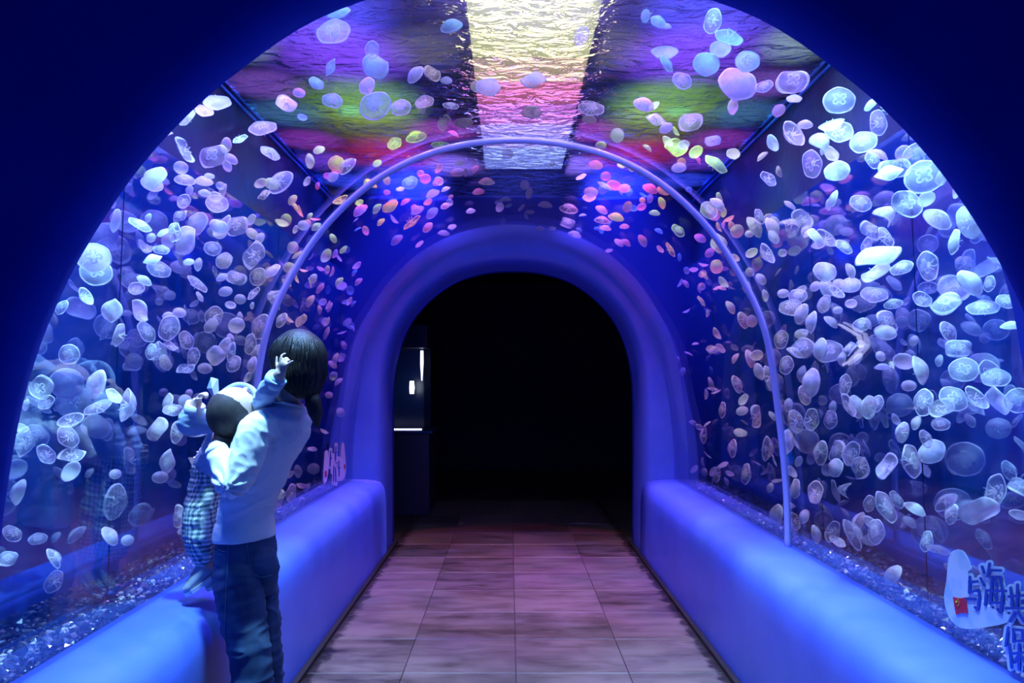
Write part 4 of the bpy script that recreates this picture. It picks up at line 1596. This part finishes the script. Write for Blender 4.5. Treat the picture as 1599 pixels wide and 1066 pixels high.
st = empty('sticker', on_glass(1500, 950, 0.004))
st_root = st.location.copy()
HOLD = empty('tmp')
BLOB = [(215, 100), (240, 87), (265, 82), (290, 88), (312, 105), (330, 135), (345, 165), (365, 225), (338, 245), (340, 330), (380, 400), (430, 450), (520, 520), (620, 545), (650, 570), (625, 622), (560, 640), (470, 655), (380, 668), (330, 668), (285, 660), (245, 638), (212, 605), (185, 555), (168, 500), (160, 430), (166, 380), (176, 330), (182, 270), (185, 220), (192, 150)]
CHARS = [[[(350, 285), (345, 400)], [(345, 325), (405, 318)], [(345, 395), (415, 385), (421, 425), (408, 525), (388, 508)], [(328, 445), (392, 448)]],
         [[(440, 210), (457, 255)], [(430, 295), (458, 348)], [(472, 385), (462, 490)], [(495, 188), (480, 282)], [(500, 235), (577, 238)], [(512, 290), (500, 480)], [(512, 288), (572, 286), (592, 400), (577, 545), (553, 522)], [(480, 385), (615, 388)], [(535, 312), (546, 355)], [(532, 410), (546, 452)], [(500, 472), (602, 476)]],
         [[(650, 365), (662, 500)], [(700, 342), (695, 500)], [(638, 430), (752, 420)], [(618, 515), (760, 515)], [(682, 545), (650, 612)], [(706, 545), (748, 612)]],
         [[(632, 658), (613, 792)], [(640, 780), (657, 952)], [(670, 670), (670, 760)], [(670, 672), (736, 678), (742, 755), (672, 758)], [(655, 850), (765, 840)], [(712, 780), (712, 968)], [(706, 862), (678, 915)], [(720, 862), (756, 912)]]]
parts = [flat('backing', [[cr(p) for p in BLOB]], 0.0040, M['film'], None)]
edge = []
for ch in CHARS:
    for s_ in ch:
        edge += stroke([cr(p) for p in s_], 6.2)
parts.append(flat('outline', edge, 0.0028, M['film_edge'], None))
for ch in CHARS:
    q = []
    for s_ in ch:
        q += stroke([cr(p) for p in s_], 2.1)
    parts.append(flat('character', q, 0.0062, M['ink'], None))
FLAG = [(225, 432), (255, 440), (285, 442), (318, 435), (328, 500), (335, 555), (310, 550), (280, 552), (248, 562), (236, 500)]
flag = flat('flag', [[cr(p) for p in FLAG]], 0.0062, M['flag_red'], None)
parts.append(flag)
stars = []
for x, y_, r in ((250, 468, 11), (264, 452, 4.5), (270, 468, 4.5), (268, 485, 4.5), (262, 497, 4.5)):
    stars.append([cr((x + (r if k % 2 == 0 else r * 0.45) * math.sin(k * PI / 5), y_ - (r if k % 2 == 0 else r * 0.45) * math.cos(k * PI / 5))) for k in range(10)])
sta = flat('stars', stars, 0.0078, M['star'], None)
for p in parts:
    p.data.transform(Matrix.Translation(-st_root))
    p.parent = st
sta.data.transform(Matrix.Translation(-st_root))
sta.parent = flag
tag(st, 'large white sticker with blue Chinese lettering and a red flag on the acrylic', 'sticker')

# small copy of the sticker beside the portal, pink light painted into its film
def cl(p):
    return (480 + p[0] / 3.81, 520 + p[1] / 3.81)


st2 = empty('sticker', on_glass(522, 730, 0.004))
root2 = st2.location.copy()
pp = [flat('backing', [[cl(p) for p in [(104, 710), (114, 695), (124, 702), (128, 760), (124, 830), (116, 878), (102, 897), (94, 880), (96, 820), (100, 760)]]], 0.0040, M['pink_lit_film'], None),
      flat('backing', [[cl(p) for p in [(203, 660), (212, 648), (220, 662), (228, 760), (230, 820), (222, 862), (205, 878), (180, 880), (172, 840), (178, 790), (196, 740)]]], 0.0040, M['pink_lit_film'], None)]
ed = []
for s_ in ([(140, 690), (132, 800)], [(150, 720), (148, 830)], [(172, 660), (168, 760)], [(160, 760), (155, 895)], [(185, 740), (190, 870)], [(165, 780), (170, 900)], [(130, 790), (160, 790)], [(196, 760), (205, 850)]):
    ed += stroke([cl(p) for p in s_], 2.3)
pp.append(flat('outline', ed, 0.0028, M['pink_lit_film'], None))
for grp_ in (([(140, 700), (136, 790)], [(134, 745), (146, 742)]), ([(171, 675), (168, 755)], [(165, 710), (176, 708)]), ([(158, 790), (156, 880)], [(168, 800), (170, 885)]), ([(187, 760), (190, 850)], [(184, 800), (196, 800)])):
    q = []
    for s_ in grp_:
        q += stroke([cl(p) for p in s_], 0.7)
    pp.append(flat('character', q, 0.0062, M['ink'], None))
pp.append(flat('flag', [[cl(p) for p in [(104, 822), (115, 816), (117, 848), (107, 856)]]], 0.0062, M['flag_red'], None))
pp.append(flat('flag', [[cl(p) for p in [(218, 782), (225, 778), (227, 805), (220, 808)]]], 0.0062, M['flag_red'], None))
for p in pp:
    p.data.transform(Matrix.Translation(-root2))
    p.parent = st2
tag(st2, 'small sticker with painted pink light low on the acrylic next to the far portal', 'sticker')
bpy.data.objects.remove(HOLD)

# ------------------------------------------------------------------ dark hall behind the portal
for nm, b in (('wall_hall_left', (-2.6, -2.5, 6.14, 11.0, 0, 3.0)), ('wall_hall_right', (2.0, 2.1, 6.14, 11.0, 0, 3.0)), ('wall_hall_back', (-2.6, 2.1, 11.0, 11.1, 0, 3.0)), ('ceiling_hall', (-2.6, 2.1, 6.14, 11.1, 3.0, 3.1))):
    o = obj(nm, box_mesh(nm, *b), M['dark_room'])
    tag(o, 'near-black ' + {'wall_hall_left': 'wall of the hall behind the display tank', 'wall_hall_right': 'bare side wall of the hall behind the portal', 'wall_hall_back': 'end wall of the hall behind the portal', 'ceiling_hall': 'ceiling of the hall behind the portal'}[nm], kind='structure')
M['case_glass'] = M['glass']
M['case_body'] = principled('case_body', (0.02, 0.02, 0.05), 0.4)
M['case_water'] = principled('case_backdrop', (0.01, 0.03, 0.14), 0.25)
M['case_light'] = emission('case_light', (0.62, 0.62, 1.0), 3.0)
M['case_light2'] = emission('case_lamp', (0.85, 0.95, 1.0), 5.0)
DY = 7.3
p0, p1 = pix(560, 672, DY), pix(663, 543, DY)
dc = empty('display_tank', (p0.x, DY, 0))
wd, z0, z1 = p1.x - p0.x, p0.z, p1.z
obj('cabinet', box_mesh('cabinet', -0.1, wd + 0.05, -0.02, 0.7, 0, z0 - 0.03, 0.01), M['case_body'], dc)
obj('shelf', box_mesh('shelf', -0.1, wd + 0.09, -0.05, 0.7, z0 - 0.03, z0, 0.006), M['case_water'], dc)
obj('hood', box_mesh('hood', -0.1, wd + 0.03, 0.0, 0.7, z1, z1 + 0.25, 0.01), M['case_body'], dc)
obj('backdrop', box_mesh('backdrop', -0.1, wd, 0.55, 0.6, z0, z1), M['case_water'], dc)
obj('pane', box_mesh('pane', -0.1, wd, 0.0, 0.012, z0, z1), M['glass'], dc)
obj('pane', box_mesh('pane', wd - 0.012, wd, 0.012, 0.55, z0, z1), M['glass'], dc)
ax = pix(655, 543, DY).x - p0.x
V, Fc = tube([Vector((ax, 0.2, z1 - 0.02)), Vector((ax, 0.2, z1 - 0.16)), Vector((ax, 0.2, z1 - 0.35))], [0.016, 0.018, 0.006], 10)
obj('light_tube', mesh('light_tube', V, Fc, True), M['case_light'], dc)
ax = pix(638, 543, DY).x - p0.x
zc = pix(638, 605, DY).z
V, Fc = tube([Vector((ax, 0.25, zc + 0.07)), Vector((ax, 0.25, zc)), Vector((ax, 0.25, zc - 0.07))], [0.022, 0.028, 0.022], 10)
obj('light_globe', mesh('light_globe', V, Fc, True), M['case_light2'], dc)
obj('light_strip', box_mesh('light_strip', -0.05, wd - 0.03, -0.006, 0.0, z0 + 0.006, z0 + 0.02), M['case_light'], dc)
tag(dc, 'dark display tank with small white lights in the hall behind the portal', 'aquarium')
